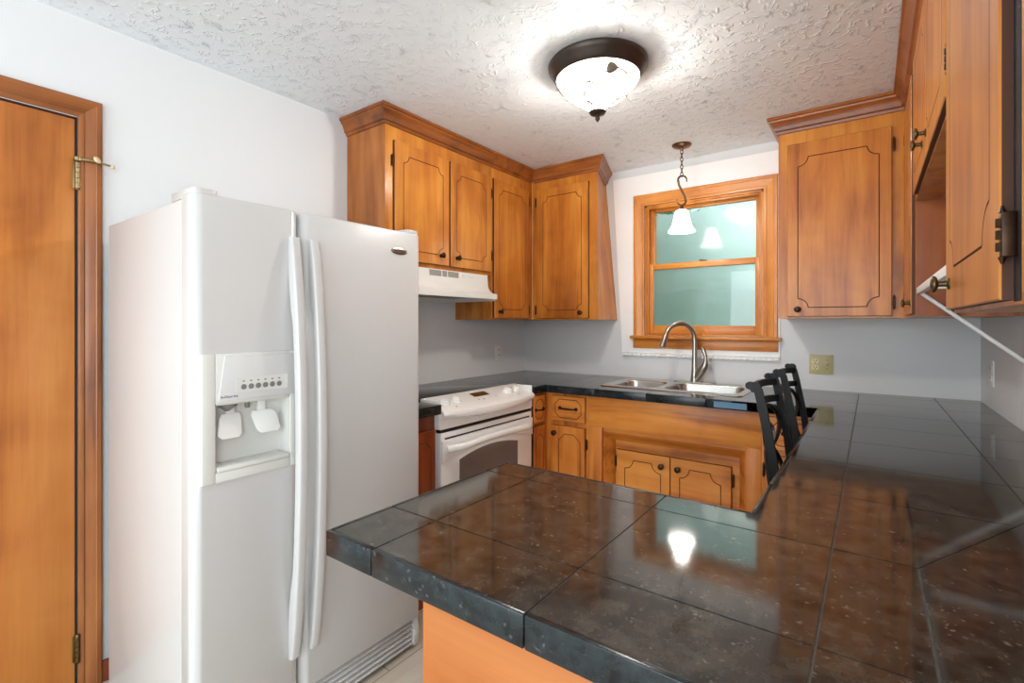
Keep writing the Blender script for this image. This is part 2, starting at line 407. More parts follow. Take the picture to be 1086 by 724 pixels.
def tag(o, label=None, cat=None, group=None, kind=None):
    if label: o['label'] = label
    if cat: o['category'] = cat
    if group: o['group'] = group
    if kind: o['kind'] = kind
    return o
def struct(o, label, cat): return tag(o, label, cat, None, 'structure')
def cut(obj, mb):
    """boolean difference applied to the object's mesh; frees the cutter"""
    c = mb.build('cutter', M['black'], None, smooth=False)
    md = obj.modifiers.new('cut', 'BOOLEAN'); md.operation = 'DIFFERENCE'; md.object = c; md.solver = 'EXACT'
    bpy.context.view_layer.update()
    dg = bpy.context.evaluated_depsgraph_get()
    me = bpy.data.meshes.new_from_object(obj.evaluated_get(dg))
    obj.modifiers.clear(); obj.data = me
    bpy.data.objects.remove(c)
def text(name, body, size, mat, parent, loc, xdir, updir, depth=0.0003):
    cu = bpy.data.curves.new(name, 'FONT'); cu.body = body; cu.size = size; cu.extrude = depth
    cu.align_x = 'CENTER'; cu.align_y = 'CENTER'
    t = bpy.data.objects.new(name, cu); COL.objects.link(t); bpy.context.view_layer.update()
    me = bpy.data.meshes.new_from_object(t.evaluated_get(bpy.context.evaluated_depsgraph_get()))
    bpy.data.objects.remove(t)
    x = Vector(xdir).normalized(); z = Vector(updir); y = (z - x*z.dot(x)).normalized(); n = x.cross(y)
    R = Matrix((x, y, n)).transposed().to_4x4(); R.translation = Vector(loc) - parent_origin(parent)
    me.transform(R); me.materials.append(mat)
    o = bpy.data.objects.new(name, me); COL.objects.link(o); o.parent = parent
    return o

# mapping from a cabinet front's own (u, z, d outwards) to the room
def face_px(X): return lambda u, z, d=0: (X+d, u, z)      # faces +X (left run)
def face_ny(Y): return lambda u, z, d=0: (u, Y-d, z)      # faces -Y (back run)
def face_nx(X): return lambda u, z, d=0: (X-d, u, z)      # faces -X (right run)

def groove_loop(u0, u1, z0, z1, r, style):
    """rectangle with corners bitten by a concave arc ('arc') or cut straight ('clip')"""
    pts = []
    for (cx, cz, a0) in ((u0, z0, 90), (u1, z0, 180), (u1, z1, 270), (u0, z1, 0)):
        if style == 'arc':
            # concave quarter circle centred on the corner, with a little step at each end
            k = 8; st = r*0.22
            du = 1 if cx == u0 else -1; dz = 1 if cz == z0 else -1
            arc = [(cx+du*r*math.cos(t), cz+dz*r*math.sin(t)) for t in [math.radians(4+82*i/k) for i in range(k+1)]]
            arc = [(cx+du*(r+0.002), cz)] + arc + [(cx, cz+dz*(r+0.002))]
            # order so that the loop runs counter-clockwise
            if (cx == u0) == (cz == z0): arc = arc[::-1]
            pts += arc
        else:
            du = 1 if cx == u0 else -1; dz = 1 if cz == z0 else -1
            c = [(cx+du*r, cz), (cx+du*r*0.72, cz+dz*r*0.30), (cx+du*r*0.30, cz+dz*r*0.72), (cx, cz+dz*r)]
            if (cx == u0) == (cz == z0): c = c[::-1]
            pts += c
    return pts
def offset_loop(pts, d):
    out = []; n = len(pts)
    for i in range(n):
        a, b, c = Vector(pts[i-1]), Vector(pts[i]), Vector(pts[(i+1) % n])
        e1 = (b-a).normalized(); e2 = (c-b).normalized()
        n1 = Vector((-e1.y, e1.x)); n2 = Vector((-e2.y, e2.x)); k = n1+n2
        if k.length < 1e-6: k = n1
        k.normalize(); m = d/max(0.5, k.dot(n1))
        out.append((b.x+k.x*m, b.y+k.y*m))
    return out
def panel(fm, u0, u1, z0, z1, t, mi_g=1, groove=None, style='arc', gr=0.04, gw=0.0042, gd=0.0025):
    """door slab with bevelled lip and a routed outline; returns an MB (slot 0 wood, slot 1 groove and painted edge shade)"""
    mb = MB(); b = bmesh.new(); lip = 0.14*t
    def ring(loop, d): return [b.verts.new(fm(u, z, d)) for u, z in loop]
    o_ = [(u0, z0), (u1, z0), (u1, z1), (u0, z1)]
    i_ = [(u0+lip, z0+lip), (u1-lip, z0+lip), (u1-lip, z1-lip), (u0+lip, z1-lip)]
    back = ring(o_, 0); side = ring(o_, t*0.8); front = ring(i_, t)
    b.faces.new(back)
    for A, B in ((back, side), (side, front)):
        for i in range(4): b.faces.new([A[i], A[(i+1) % 4], B[(i+1) % 4], B[i]]).material_index = 1 if (groove is not None and A is back) else 0  # side faces coloured dark to stand for shade along the door edges
    if groove is None: b.faces.new(front)
    else:
        g0, g1, h0, h1 = groove
        lp = groove_loop(g0, g1, h0, h1, gr, style)
        A = ring(offset_loop(lp, -gw/2), t); C = ring(offset_loop(lp, gw/2), t); Bm = ring(lp, t-gd)
        n = len(lp)
        for P, Q in ((A, Bm), (Bm, C)):
            for i in range(n): b.faces.new([P[i], P[(i+1) % n], Q[(i+1) % n], Q[i]]).material_index = 1
        ed = []
        for R in (front, A):
            for i in range(len(R)):
                e = b.edges.get((R[i], R[(i+1) % len(R)])) or b.edges.new((R[i], R[(i+1) % len(R)])); ed.append(e)
        bmesh.ops.triangle_fill(b, use_beauty=True, edges=ed)
        ed = [b.edges.get((C[i], C[(i+1) % n])) for i in range(n)]
        bmesh.ops.triangle_fill(b, use_beauty=True, edges=ed)
    bmesh.ops.recalc_face_normals(b, faces=b.faces[:])
    mb.add(b); return mb
def knob(parent, fm, u, z, d, mat='bronze', r=0.016, length=0.028):
    p0 = Vector(fm(u, z, d)); ax = Vector(fm(u, z, d+1)) - p0
    prof = [(0.011, 0), (0.011, 0.002), (0.0055, 0.004), (0.005, length*0.55), (r*0.85, length*0.66), (r, length*0.76), (r*0.96, length*0.86), (r*0.55, length*0.96), (0.0, length)]
    return MB().lathe(prof, p0, ax, 20).build('knob', M[mat], parent, origin=p0)
def hinge(parent, fm, u, z, d, mat='bronze', h=0.055, w=0.010):
    mb = MB(); p = [fm(u, z, d), fm(u, z, d)]
    a = fm(u-w/2, z-h/2, 0.0005); b = fm(u+w/2, z+h/2, d*0.8)
    mb.box(a[0], b[0], a[1], b[1], a[2], b[2], 0.0015)
    for k in (-1, 0, 1): 
        c0 = fm(u, z+k*h*0.27-h*0.10, d*0.8); c1 = fm(u, z+k*h*0.27+h*0.10, d*0.8)
        mb.tube([c0, c1], 0.0042, 10)
    for k in (-1, 1): mb.tube([fm(u, z+k*h*0.5, d*0.7), fm(u, z+k*(h*0.5+0.008), d*0.7)], [0.004, 0.0012], 8)
    return mb.build('hinge', M[mat], parent, origin=fm(u, z, 0))
def door(parent, fm, u0, u1, z0, z1, mat, kn=None, hg=None, groove_m=(0.035, 0.035, 0.05, 0.06), t=0.018, style='arc', gr=0.036, knobmat='bronze', hmat='bronze', name='door'):
    g = (u0+groove_m[0], u1-groove_m[1], z0+groove_m[2], z1-groove_m[3])
    p0 = fm((u0+u1)/2, z0, 0)
    d = panel(fm, u0, u1, z0, z1, t, groove=g, style=style, gr=gr).build(name, [M[mat], M['groove']], parent, origin=p0, angle=30)
    if kn: knob(d, fm, kn[0], kn[1], t, knobmat)
    for h in (hg or []): hinge(d, fm, h[0], h[1], t, hmat)
    return d
CROWN = [(0, 2.270), (0.006, 2.272), (0.009, 2.284), (0.018, 2.288), (0.020, 2.300), (0.028, 2.320), (0.038, 2.330), (0.040, 2.338), (0.048, 2.342), (0.048, 2.3545), (0, 2.3545)]
def crown(path, mat, parent, side=1, closed_ends=True):
    """sweep of the crown profile along an XY path; side = +1: outwards is to the right of travel"""
    rings = []; n = len(path); P = [Vector(p) for p in path]
    for i in range(n):
        if i == 0: e1 = e2 = (P[1]-P[0]).normalized()
        elif i == n-1: e1 = e2 = (P[-1]-P[-2]).normalized()
        else: e1 = (P[i]-P[i-1]).normalized(); e2 = (P[i+1]-P[i]).normalized()
        n1 = Vector((e1.y, -e1.x))*side; n2 = Vector((e2.y, -e2.x))*side; k = (n1+n2).normalized(); m = 1/k.dot(n1)
        rings.append([(P[i].x+k.x*m*o, P[i].y+k.y*m*o, z) for o, z in CROWN])
    return MB().loft(rings).build('crown_moulding', mat, parent, angle=25)

# ================================================================== THE ROOM
XL, XR, YB, YR, ZC = -2.235, 0.425, 3.237, -2.8, 2.356
XF = 1.6          # far right of the part of the room behind the camera
WX0, WX1, WZ0, WZ1 = -1.245, -0.515, 1.205, 2.085     # window opening
o = MB().box(XL-0.2, XF+0.2, YR-0.2, YB+0.2, -0.1, 0).build('floor', M['floor'], origin=(0, 0, 0)); struct(o, 'pale grey-beige plank floor', 'floor')
o = MB().box(XL-0.2, XF+0.2, YR-0.2, YB+0.2, ZC, ZC+0.1).build('ceiling', M['ceiling'], origin=(0, 0, ZC)); struct(o, 'white ceiling with stomped texture', 'ceiling')
o = MB().box(XL-0.12, XL, YR, YB+0.12, 0, ZC).build('wall_left', M['wall']); struct(o, 'off-white wall on the left behind the refrigerator', 'wall')
DY0, DY1, DZ = -0.33, 0.486, 2.005                     # door opening in the left wall
cut(o, MB().box(XL-0.3, XL+0.1, DY0, DY1, -0.1, DZ))
mb = MB()
mb.box(XL, WX0, YB, YB+0.12, 0, ZC); mb.box(WX1, XR, YB, YB+0.12, 0, ZC)
mb.box(WX0, WX1, YB, YB+0.12, 0, WZ0); mb.box(WX0, WX1, YB, YB+0.12, WZ1, ZC)
o = mb.build('wall_back', M['wall'], smooth=False); struct(o, 'off-white wall with the window above the sink', 'wall')
o = MB().box(XR, XR+0.12, 0.2, YB+0.12, 0, ZC).build('wall_right', M['wall']); struct(o, 'off-white wall on the right above the long counter', 'wall')
mb = MB(); mb.box(XF, XF+0.1, YR, -2.1, 0, ZC); mb.box(XF, XF+0.1, -0.6, 0.32, 0, ZC); mb.box(XF, XF+0.1, -2.1, -0.6, 0, 0.8); mb.box(XF, XF+0.1, -2.1, -0.6, 2.1, ZC)  # opening added to go with the side fill lamp
o = mb.build('wall_far_right', M['wall'], smooth=False); struct(o, 'off-white wall of the room behind the camera', 'wall')
o = MB().box(XR+0.12, XF+0.1, 0.2, 0.32, 0, ZC).build('wall_return', M['wall']); struct(o, 'short off-white wall beside the counter end', 'wall')
mb = MB()
mb.box(XL, -2.0, YR-0.12, YR, 0, ZC); mb.box(0.2, XF, YR-0.12, YR, 0, ZC); mb.box(-2.0, 0.2, YR-0.12, YR, 2.2, ZC); mb.box(-2.0, 0.2, YR-0.12, YR, 0, 0.3)
o = mb.build('wall_rear', M['wall'], smooth=False); struct(o, 'off-white wall behind the camera with a wide window opening', 'wall')
o = MB().box(XL, XL+0.014, 0.552, YB, 0, 0.075, 0.003).build('baseboard_left', M['red_z']); struct(o, 'dark brown wooden baseboard on the left wall', 'baseboard')

# ------------------------------------------------------------------ door in the left wall
d1 = bpy.data.objects.new('door_1', None); COL.objects.link(d1); d1.location = (XL, 0.48, 0)
struct(d1, 'orange-brown flush wooden door with wide casing, left of the refrigerator', 'door')
MB().box(XL-0.035, XL-0.001, DY0+0.008, DY1-0.006, 0.008, DZ-0.008, 0.002).build('door_slab', M['door_z'], d1, origin=(XL, 0.1, 0))
mb = MB()   # jamb lining
mb.box(XL-0.119, XL-0.001, DY1-0.0035, DY1+0.0, 0, DZ); mb.box(XL-0.119, XL-0.001, DY0, DY0+0.0035, 0, DZ); mb.box(XL-0.119, XL-0.001, DY0, DY1, DZ-0.0035, DZ)
mb.build('door_jamb', M['groove'], d1)
def casing_prof(w): return [(0, 0), (0, 0.010), (0.008, 0.0125), (0.014, 0.0125), (0.018, 0.0095), (w*0.45, 0.013), (w*0.72, 0.0165), (w*0.76, 0.019), (w-0.004, 0.0195), (w, 0.017), (w, 0)]
def frame_sweep(pts, w, fm, closed=False):
    """mitred flat casing: pts (u,z) inner line, profile grows to the left-hand outside"""
    rings = []; n = len(pts); P = [Vector(p) for p in pts]
    for i in range(n):
        e1 = (P[i]-P[i-1]).normalized() if (i > 0 or closed) else (P[1]-P[0]).normalized()
        e2 = (P[(i+1) % n]-P[i]).normalized() if (i < n-1 or closed) else e1
        n1 = Vector((-e1.y, e1.x)); n2 = Vector((-e2.y, e2.x)); k = (n1+n2).normalized(); m = 1/k.dot(n1)
        rings.append([fm(P[i].x+k.x*m*o, P[i].y+k.y*m*o, d) for o, d in casing_prof(w)])
    if closed: rings.append(rings[0])
    return rings
fL = face_px(XL)
# left-hand outside: travel so that the outside is on the left (up the left jamb, across, down the right one => clockwise)
rg = frame_sweep([(DY0-0.001, 0.001), (DY0-0.001, DZ+0.002), (DY1+0.001, DZ+0.002), (DY1+0.001, 0.001)], 0.064, fL)
MB().loft(rg[0:2]).build('door_casing', M['case_z'], d1, angle=20)
MB().loft(rg[1:3]).build('door_casing', M['case_y'], d1, angle=20)
MB().loft(rg[2:4]).build('door_casing', M['case_z'], d1, angle=20)
MB().box(XL-0.0005, XL+0.003, DY1-0.0055, DY1-0.0005, 0.01, DZ-0.003).build('door_gap', M['dark_gap'], d1)
def door_hinge(z, mat):
    mb = MB(); y = DY1-0.001; x = XL+0.009
    for k in range(5): mb.tube([(x, y, z-0.045+k*0.018+0.0008), (x, y, z-0.045+(k+1)*0.018-0.0008)], 0.0075, 14)
    mb.box(XL, XL+0.0045, y-0.012, y+0.004, z-0.045, z+0.045, 0.001)
    mb.tube([(x, y, z+0.045), (x, y, z+0.052)], [0.008, 0.006], 12); mb.tube([(x, y, z-0.050), (x, y, z-0.045)], [0.005, 0.0075], 12)
    return mb.build('hinge', M[mat], d1, origin=(x, y, z))
h1 = door_hinge(1.80, 'brass'); door_hinge(0.155, 'agedbrass')
mb = MB(); hx, hy, hz = XL+0.009, DY1-0.001, 1.857
mb.tube([(hx, hy, hz-0.006), (hx, hy, hz+0.006)], 0.0115, 16)
mb.tube([(hx, hy, hz), (hx+0.012, hy+0.02, hz), (hx+0.020, hy+0.045, hz-0.001), (hx+0.020, hy+0.052, hz-0.001)], [0.006, 0.006, 0.005, 0.005], 10)
mb.tube([(hx+0.020, hy+0.048, hz-0.001), (hx+0.028, hy+0.085, hz-0.008)], 0.0035, 10)
st = mb.build('hinge_pin_stop', M['brass'], d1, origin=(hx, hy, hz))
mb = MB(); mb.lathe([(0.0, -0.004), (0.011, -0.003), (0.013, 0.0), (0.011, 0.004), (0, 0.006)], (hx+0.026, hy+0.047, hz+0.004), (0.7, 0.5, 0.4), 16)
mb.lathe([(0.0, -0.004), (0.007, -0.003), (0.008, 0.003), (0.004, 0.008), (0, 0.009)], (hx+0.029, hy+0.088, hz-0.009), (0.2, 0.95, -0.15), 14)
mb.build('bumper', M['rubber'], st)

# ------------------------------------------------------------------ window
w1 = bpy.data.objects.new('window_1', None); COL.objects.link(w1); w1.location = ((WX0+WX1)/2, YB, WZ0)
struct(w1, 'double-hung pine window with fogged panes above the sink', 'window')
fB = face_ny(YB-0.0005)
rg = frame_sweep([(WX0, WZ0-0.0), (WX0, WZ1), (WX1, WZ1), (WX1, WZ0-0.0)], 0.076, fB)
MB().loft(rg[0:2]).build('casing', M['win_z'], w1, angle=20)
MB().loft(rg[1:3]).build('casing', M['win_x'], w1, angle=20)
MB().loft(rg[2:4]).build('casing', M['win_z'], w1, angle=20)
mb = MB()
mb.box(WX0-0.095, WX1+0.095, YB-0.045, YB-0.0005, WZ0-0.022, WZ0-0.001, 0.006)
mb.box(WX0+0.001, WX1-0.001, YB-0.002, YB+0.118, WZ0+0.0005, WZ0+0.012, 0.001)
mb.build('sill', M['win_x'], w1)
MB().box(WX0-0.078, WX1+0.078, YB-0.02, YB-0.0005, WZ0-0.085, WZ0-0.0225, 0.003).build('apron', M['win_x'], w1)
mb = MB()   # jamb lining and stops
for (a, b) in ((WX0, WX0+0.012), (WX1-0.012, WX1)):
    mb.box(a, b, YB, YB+0.118, WZ0+0.012, WZ1)
for (a, b) in ((WX0+0.012, WX0+0.026), (WX1-0.026, WX1-0.012)): mb.box(a, b, YB+0.004, YB+0.018, WZ0+0.012, WZ1-0.012, 0.002)
mb.box(WX0, WX1, YB, YB+0.118, WZ1-0.012, WZ1); mb.box(WX0+0.026, WX1-0.026, YB+0.004, YB+0.018, WZ1-0.026, WZ1-0.012, 0.002)
mb.build('jamb', M['win_z'], w1)
def sash(y0, y1, x0, x1, z0, z1, st, top, bot, glass='pane'):
    mb = MB()
    mb.box(x0, x0+st, y0, y1, z0, z1, 0.003); mb.box(x1-st, x1, y0, y1, z0, z1, 0.003)
    s = mb.build('sash', M['win_z'], w1, origin=((x0+x1)/2, y0, z0))
    mb = MB(); mb.box(x0+st, x1-st, y0+0.0008, y1-0.0008, z1-top, z1-0.0003, 0.003); mb.box(x0+st, x1-st, y0+0.0008, y1-0.0008, z0+0.0003, z0+bot, 0.003)
    mb.build('rail', M['win_x'], s)
    ym = (y0+y1)/2
    MB().box(x0+st-0.004, x1-st+0.004, ym-0.002, ym+0.002, z0+bot-0.004, z1-top+0.004).build('pane', M[glass], s)
    return s
sash(YB+0.058, YB+0.092, WX0+0.012, WX1-0.012, 1.655, WZ1-0.0125, 0.040, 0.028, 0.034, 'pane_upper')
lo_s = sash(YB+0.020, YB+0.054, WX0+0.012, WX1-0.012, WZ0+0.0125, 1.688, 0.038, 0.038, 0.055)
mb = MB(); mb.lathe([(0.022, 0), (0.022, 0.004), (0.012, 0.009), (0, 0.010)], (-0.87, YB+0.04, 1.6885), (0, 0, 1), 16)
mb.box(-0.90, -0.868, YB+0.036, YB+0.044, 1.695, 1.701, 0.002); mb.build('sash_lock', M['agedbrass'], lo_s)

# white painted board around the window, with a beaded bottom edge
mb = MB()
poly = [(-1.405, 1.062), (-0.428, 1.062), (-0.428, 1.30), (-0.43, 2.30), (-1.475, 2.30)]
b_ = MB().prism(poly, lambda p, q, a: (p, a, q), YB-0.010, YB-0.0004)
o = b_.build('trim_1', M['white_trim'], origin=(-0.9, YB, 1.06)); struct(o, 'white painted board around the window with beaded lower edge', 'trim')
cut(o, MB().box(WX0-0.0, WX1+0.0, YB-0.05, YB+0.05, WZ0-0.001, WZ1))
mb = MB(); n = 29
for i in range(n):
    x = -1.400 + (i+0.5)*(0.970/n); mb.lathe([(0.0, -0.0160), (0.007, -0.0145), (0.0115, 0), (0.007, 0.0145), (0, 0.0160)], (x, YB-0.014, 1.072), (1, 0, 0), 10)
mb.box(-1.405, -0.428, YB-0.018, YB-0.0102, 1.084, 1.094, 0.002)
bd = mb.build('beaded_edge', M['white_trim'], o)

# ------------------------------------------------------------------ garden outside the window
o = MB().box(-9, 8, YB+0.3, 16, -0.5, -0.45).build('lawn', M['lawn'], origin=(0, 6, -0.45)); struct(o, 'green lawn outside the window', 'ground')
def bush(name, c, rx, ry, rz, n, label, group=None):
    t = thing(name, (c[0], c[1], -0.45), label, 'tree', group)
    MB().tube([(c[0], c[1], -0.449), (c[0]+0.05, c[1], c[2]*0.5), (c[0], c[1], c[2])], [0.14, 0.11, 0.05], 10).build('trunk', M['bark'], t)
    mb = MB(); rnd = random.Random(int(c[0]*100))
    for i in range(n):
        while True:
            v = Vector((rnd.uniform(-1, 1), rnd.uniform(-1, 1), rnd.uniform(-1, 1)))
            if 0.25 < v.length < 1: break
        p = Vector((c[0]+v.x*rx, c[1]+v.y*ry, c[2]+v.z*rz)); s = rnd.uniform(0.07, 0.15)
        a = Vector((rnd.uniform(-1, 1), rnd.uniform(-1, 1), rnd.uniform(-1, 1))).normalized(); bb = a.orthogonal().normalized(); 
        cc = a.cross(bb)
        vs = [mb.bm.verts.new(p+q) for q in (-bb*s, cc*s*0.45+a*s*0.15, bb*s, -cc*s*0.45+a*s*0.15)]
        mb._face(vs)
    mb.build('foliage', M['leaf'], t, smooth=False)
bush('garden_tree', (-3.4, 8.0, 1.6), 1.9, 1.2, 2.0, 2600, 'green leafy tree seen through the left half of the window')
bush('garden_tree', (-0.6, 9.5, 1.0), 1.6, 1.2, 1.4, 1800, 'green leafy tree seen through the right half of the window')

# ================================================================== WORKTOP
GX = [-2.187+0.305*i for i in range(9)]
GY = [0.356+0.305*i for i in range(10)]
ZT = 0.914
def clip(poly, a, b, c):
    """keep a*x+b*y <= c"""
    out = []
    for i in range(len(poly)):
        p, q = poly[i], poly[(i+1) % len(poly)]
        fp, fq = a*p[0]+b*p[1]-c, a*q[0]+b*q[1]-c
        if fp <= 0: out.append(p)
        if (fp < 0 < fq) or (fq < 0 < fp):
            t = fp/(fp-fq); out.append((p[0]+(q[0]-p[0])*t, p[1]+(q[1]-p[1])*t))
    return out
def tiles(mb, x0, x1, y0, y1, gx, gy, g=0.003, extra=()):
    """tiles of the grid inside a region; joints only on grid lines and on the extra cuts (a,b,c)"""
    xs = [-9]+gx+[9]; ys = [-9]+gy+[9]
    for i in range(len(xs)-1):
        for j in range(len(ys)-1):
            a0 = max(xs[i]+g/2, x0); a1 = min(xs[i+1]-g/2, x1); b0 = max(ys[j]+g/2, y0); b1 = min(ys[j+1]-g/2, y1)
            if a1-a0 < 0.004 or b1-b0 < 0.004: continue
            poly = [(a0, b0), (a1, b0), (a1, b1), (a0, b1)]
            for (a, b, c) in extra: poly = clip(poly, a, b, c-g/2*math.hypot(a, b))
            if len(poly) >= 3: mb.prism(poly, lambda p, q, h: (p, q, h), ZT-0.009, ZT)
t = thing('granite_worktop', (-0.3, 1.2, 0.87), 'large U-shaped black granite tile worktop with peninsula around the kitchen', 'worktop')
top = MB(); slab = MB(); edge = MB()
PX0, PY0, PY1, IX, BY, LX = -0.790, 0.513, 1.058, -0.190, 2.530, -1.600
RXE, RYE = XR-0.001, YB-0.001
SX0, SX1, SY0, SY1 = -1.305, -0.545, 2.700, 3.180           # sink cut-out
e = 0.010
slash = ((1.343-0.962), -(0.253-0.057)); sc_ = slash[0]*0.057+slash[1]*0.962   # the mitre joint
tiles(top, PX0+e, IX, PY0+e, PY1-e, GX, GY)
# right run left of the odd cut
tiles(top, IX, 0.057, PY0+e, 0.964, GX, GY, extra=[(1, 0, 0.057)])
tiles(top, IX, RXE, 0.964, 1.690, GX, GY, extra=[(slash[0], slash[1], sc_)])
top.prism([(0.059, PY0+e), (RXE, PY0+e), (RXE, 1.68), (0.0612, 0.966), (0.059, 0.962)], lambda p, q, h: (p, q, h), ZT-0.009, ZT)
tiles(top, IX, RXE, 1.690, BY, GX, GY)
tiles(top, SX1, RXE, BY, RYE, GX, GY)
tiles(top, SX0, SX1, BY+e, SY0, GX, GY); tiles(top, SX0, SX1, SY1, RYE, GX, GY)
tiles(top, LX, SX0, BY+e, RYE, GX, GY); tiles(top, XL+0.001, LX, BY, RYE, GX, GY); tiles(top, XL+0.001, LX-e, 2.398, BY, GX, GY)
for (a, b, c, d) in ((PX0+e, IX, PY0+e, PY1-e), (IX, RXE, PY0+e, BY), (SX1, RXE, BY, RYE), (SX0, SX1, BY+e, SY0), (SX0, SX1, SY1, RYE), (LX, SX0, BY+e, RYE), (XL+0.001, LX, BY, RYE), (XL+0.001, LX-e, 2.398, BY)):
    slab.box(a, b, c, d, 0.874, ZT-0.0018)
# edge pieces, one strip per tile module
def strip_x(y0, y1, x0, x1):
    xs = sorted([x0]+[g for g in GX if x0 < g < x1]+[x1])
    for a, b in zip(xs, xs[1:]): edge.box(a+0.001, b-0.001, y0, y1, 0.870, ZT+0.0004, 0.0014)
def strip_y(x0, x1, y0, y1):
    ys = sorted([y0]+[g for g in GY if y0 < g < y1]+[y1])
    for a, b in zip(ys, ys[1:]): edge.box(x0, x1, a+0.001, b-0.001, 0.870, ZT+0.0004, 0.0014)
strip_x(PY0, PY0+e, PX0, RXE); strip_y(PX0, PX0+e, PY0+e, PY1-e); strip_x(PY1-e, PY1, PX0, IX)
strip_y(IX-e*0.0, IX+e, PY1, BY); strip_x(BY, BY+e, LX, IX+e); strip_y(LX-e, LX, 2.398, BY+e)
top.build('tile_top', M['granite'], t, smooth=False)
slab.build('grout_bed', M['grout'], t, smooth=False)
edge.build('tile_edge', M['granite_edge'], t)

t = thing('granite_worktop', (-1.9, 1.5, 0.87), 'small black granite worktop piece between the refrigerator and the range', 'worktop')
mb = MB(); mb.box(XL+0.001, -1.59-e, 1.375, 1.625, ZT-0.009, ZT, 0.001); mb.build('tile_top', M['granite'], t)
mb = MB(); mb.box(XL+0.001, -1.59-e, 1.376, 1.624, 0.874, ZT-0.009); mb.build('grout_bed', M['grout'], t)
mb = MB(); mb.box(-1.59-e, -1.59, 1.375, 1.625, 0.870, ZT+0.0004, 0.0014); mb.build('tile_edge', M['granite_edge'], t)

o = MB().box(-0.624, -0.475, BY-0.0012, BY-0.0002, 0.876, 0.905, 0.0002, 1).build('tape_strip', M['blue'], origin=(-0.66, BY, 0.876))
tag(o, 'short strip of blue tape stuck on the counter edge below the sink', 'tape')

# ================================================================== BASE CABINETS
fS = face_ny(2.570); fR = face_px(-1.622)
def pull(parent, fm, u0, u1, z, d):
    mb = MB(); um = (u0+u1)/2
    pts = [(u0, z, d+0.001), (u0+0.006, z, d+0.014), (u0+0.018, z, d+0.022), (um, z, d+0.024), (u1-0.018, z, d+0.022), (u1-0.006, z, d+0.014), (u1, z, d+0.001)]
    mb.tube([fm(*p) for p in pts], [0.006, 0.005, 0.0045, 0.006, 0.0045, 0.005, 0.006], 10)
    for u in (u0, u1):
        p0 = Vector(fm(u, z, d)); ax = Vector(fm(u, z, d+1))-p0
        mb.lathe([(0.011, 0), (0.011, 0.002), (0.007, 0.004), (0, 0.005)], p0, ax, 14)
    return mb.build('pull_handle', M['iron'], parent, origin=fm(um, z, d))

# narrow cabinet between refrigerator and range
t = thing('base_cabinet', (-1.95, 1.5, 0), 'narrow dark red-brown base cabinet between the refrigerator and the range', 'cabinet')
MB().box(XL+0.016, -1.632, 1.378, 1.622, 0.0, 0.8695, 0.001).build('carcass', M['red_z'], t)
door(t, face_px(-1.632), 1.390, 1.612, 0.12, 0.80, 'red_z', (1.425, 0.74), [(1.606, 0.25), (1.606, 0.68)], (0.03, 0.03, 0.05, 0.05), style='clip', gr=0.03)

# corner base cabinet between range and sink (L-shaped)
t = thing('base_cabinet', (-1.75, 2.8, 0), 'L-shaped corner base cabinet between the range and the sink', 'cabinet')
poly = [(XL+0.016, 2.402), (-1.622, 2.402), (-1.622, 2.570), (-1.326, 2.570), (-1.326, YB-0.002), (XL+0.016, YB-0.002)]
MB().prism(poly, lambda p, q, h: (p, q, h), 0.0, 0.8695).build('carcass', M['base_z'], t)
dr = panel(fR, 2.412, 2.535, 0.692, 0.852, 0.016, groove=(2.432, 2.515, 0.715, 0.83), style='clip', gr=0.02).build('drawer', [M['base_x'], M['groove']], t, angle=30)
pull(dr, fR, 2.435, 2.515, 0.772, 0.016)
door(t, fR, 2.412, 2.535, 0.12, 0.672, 'base_z', None, [(2.417, 0.58)], (0.02, 0.02, 0.05, 0.05), style='clip', gr=0.03)
dr = panel(fS, -1.570, -1.345, 0.702, 0.852, 0.016, groove=(-1.545, -1.370, 0.722, 0.832), style='clip', gr=0.028).build('drawer', [M['base_x'], M['groove']], t, angle=30)
pull(dr, fS, -1.512, -1.402, 0.780, 0.016)
door(t, fS, -1.575, -1.345, 0.12, 0.672, 'base_z', (-1.545, 0.628), [(-1.338, 0.58), (-1.338, 0.22)], (0.055, 0.03, 0.05, 0.045), style='clip', gr=0.04)

# sink base cabinet: deep apron, splayed recess with two doors
t = thing('base_cabinet', (-0.88, 2.85, 0), 'sink base cabinet with plain wooden apron and recessed double doors', 'cabinet')
mb = MB(); mb.box(-1.325, -0.4205, 2.570, 2.592, 0.690, 0.8695, 0.001)
mb.build('apron_panel', M['base_x'], t)
MB().box(-1.325, -1.245, 2.570, 2.592, 0.0, 0.690, 0.001).build('stile', M['base_z'], t)
MB().box(-0.490, -0.4205, 2.570, 2.592, 0.0, 0.690, 0.001).build('stile', M['base_z'], t)
RY = 2.650
mb = MB()   # splayed reveal + recessed face frame
mb.prism([(2.592, 0.690), (2.592, 0.668), (RY, 0.615), (RY+0.02, 0.615), (RY+0.02, 0.690)], lambda p, q, a: (a, p, q), -1.325, -0.4205)
mb.prism([(2.592, -1.245), (RY, -1.205), (RY+0.02, -1.205), (RY+0.02, -1.325), (2.592, -1.325)], lambda p, q, a: (q, p, a), 0.0, 0.690)
mb.prism([(2.592, -0.490), (RY, -0.530), (RY+0.02, -0.530), (RY+0.02, -0.4205), (2.592, -0.4205)], lambda p, q, a: (q, p, a), 0.0, 0.690)
mb.build('recess_frame', M['base_x'], t)
mb = MB(); mb.box(-1.325, -0.4205, RY+0.02, RY+0.035, 0.0, 0.690); mb.build('face_frame', M['base_x'], t)
mb = MB(); mb.box(-1.322, -1.31, RY+0.036, YB-0.002, 0.0, 0.86); mb.box(-0.435, -0.423, RY+0.036, YB-0.002, 0.0, 0.86); mb.box(-1.309, -0.436, RY+0.036, YB-0.002, 0.08, 0.095)
mb.build('carcass', M['base_z'], t)
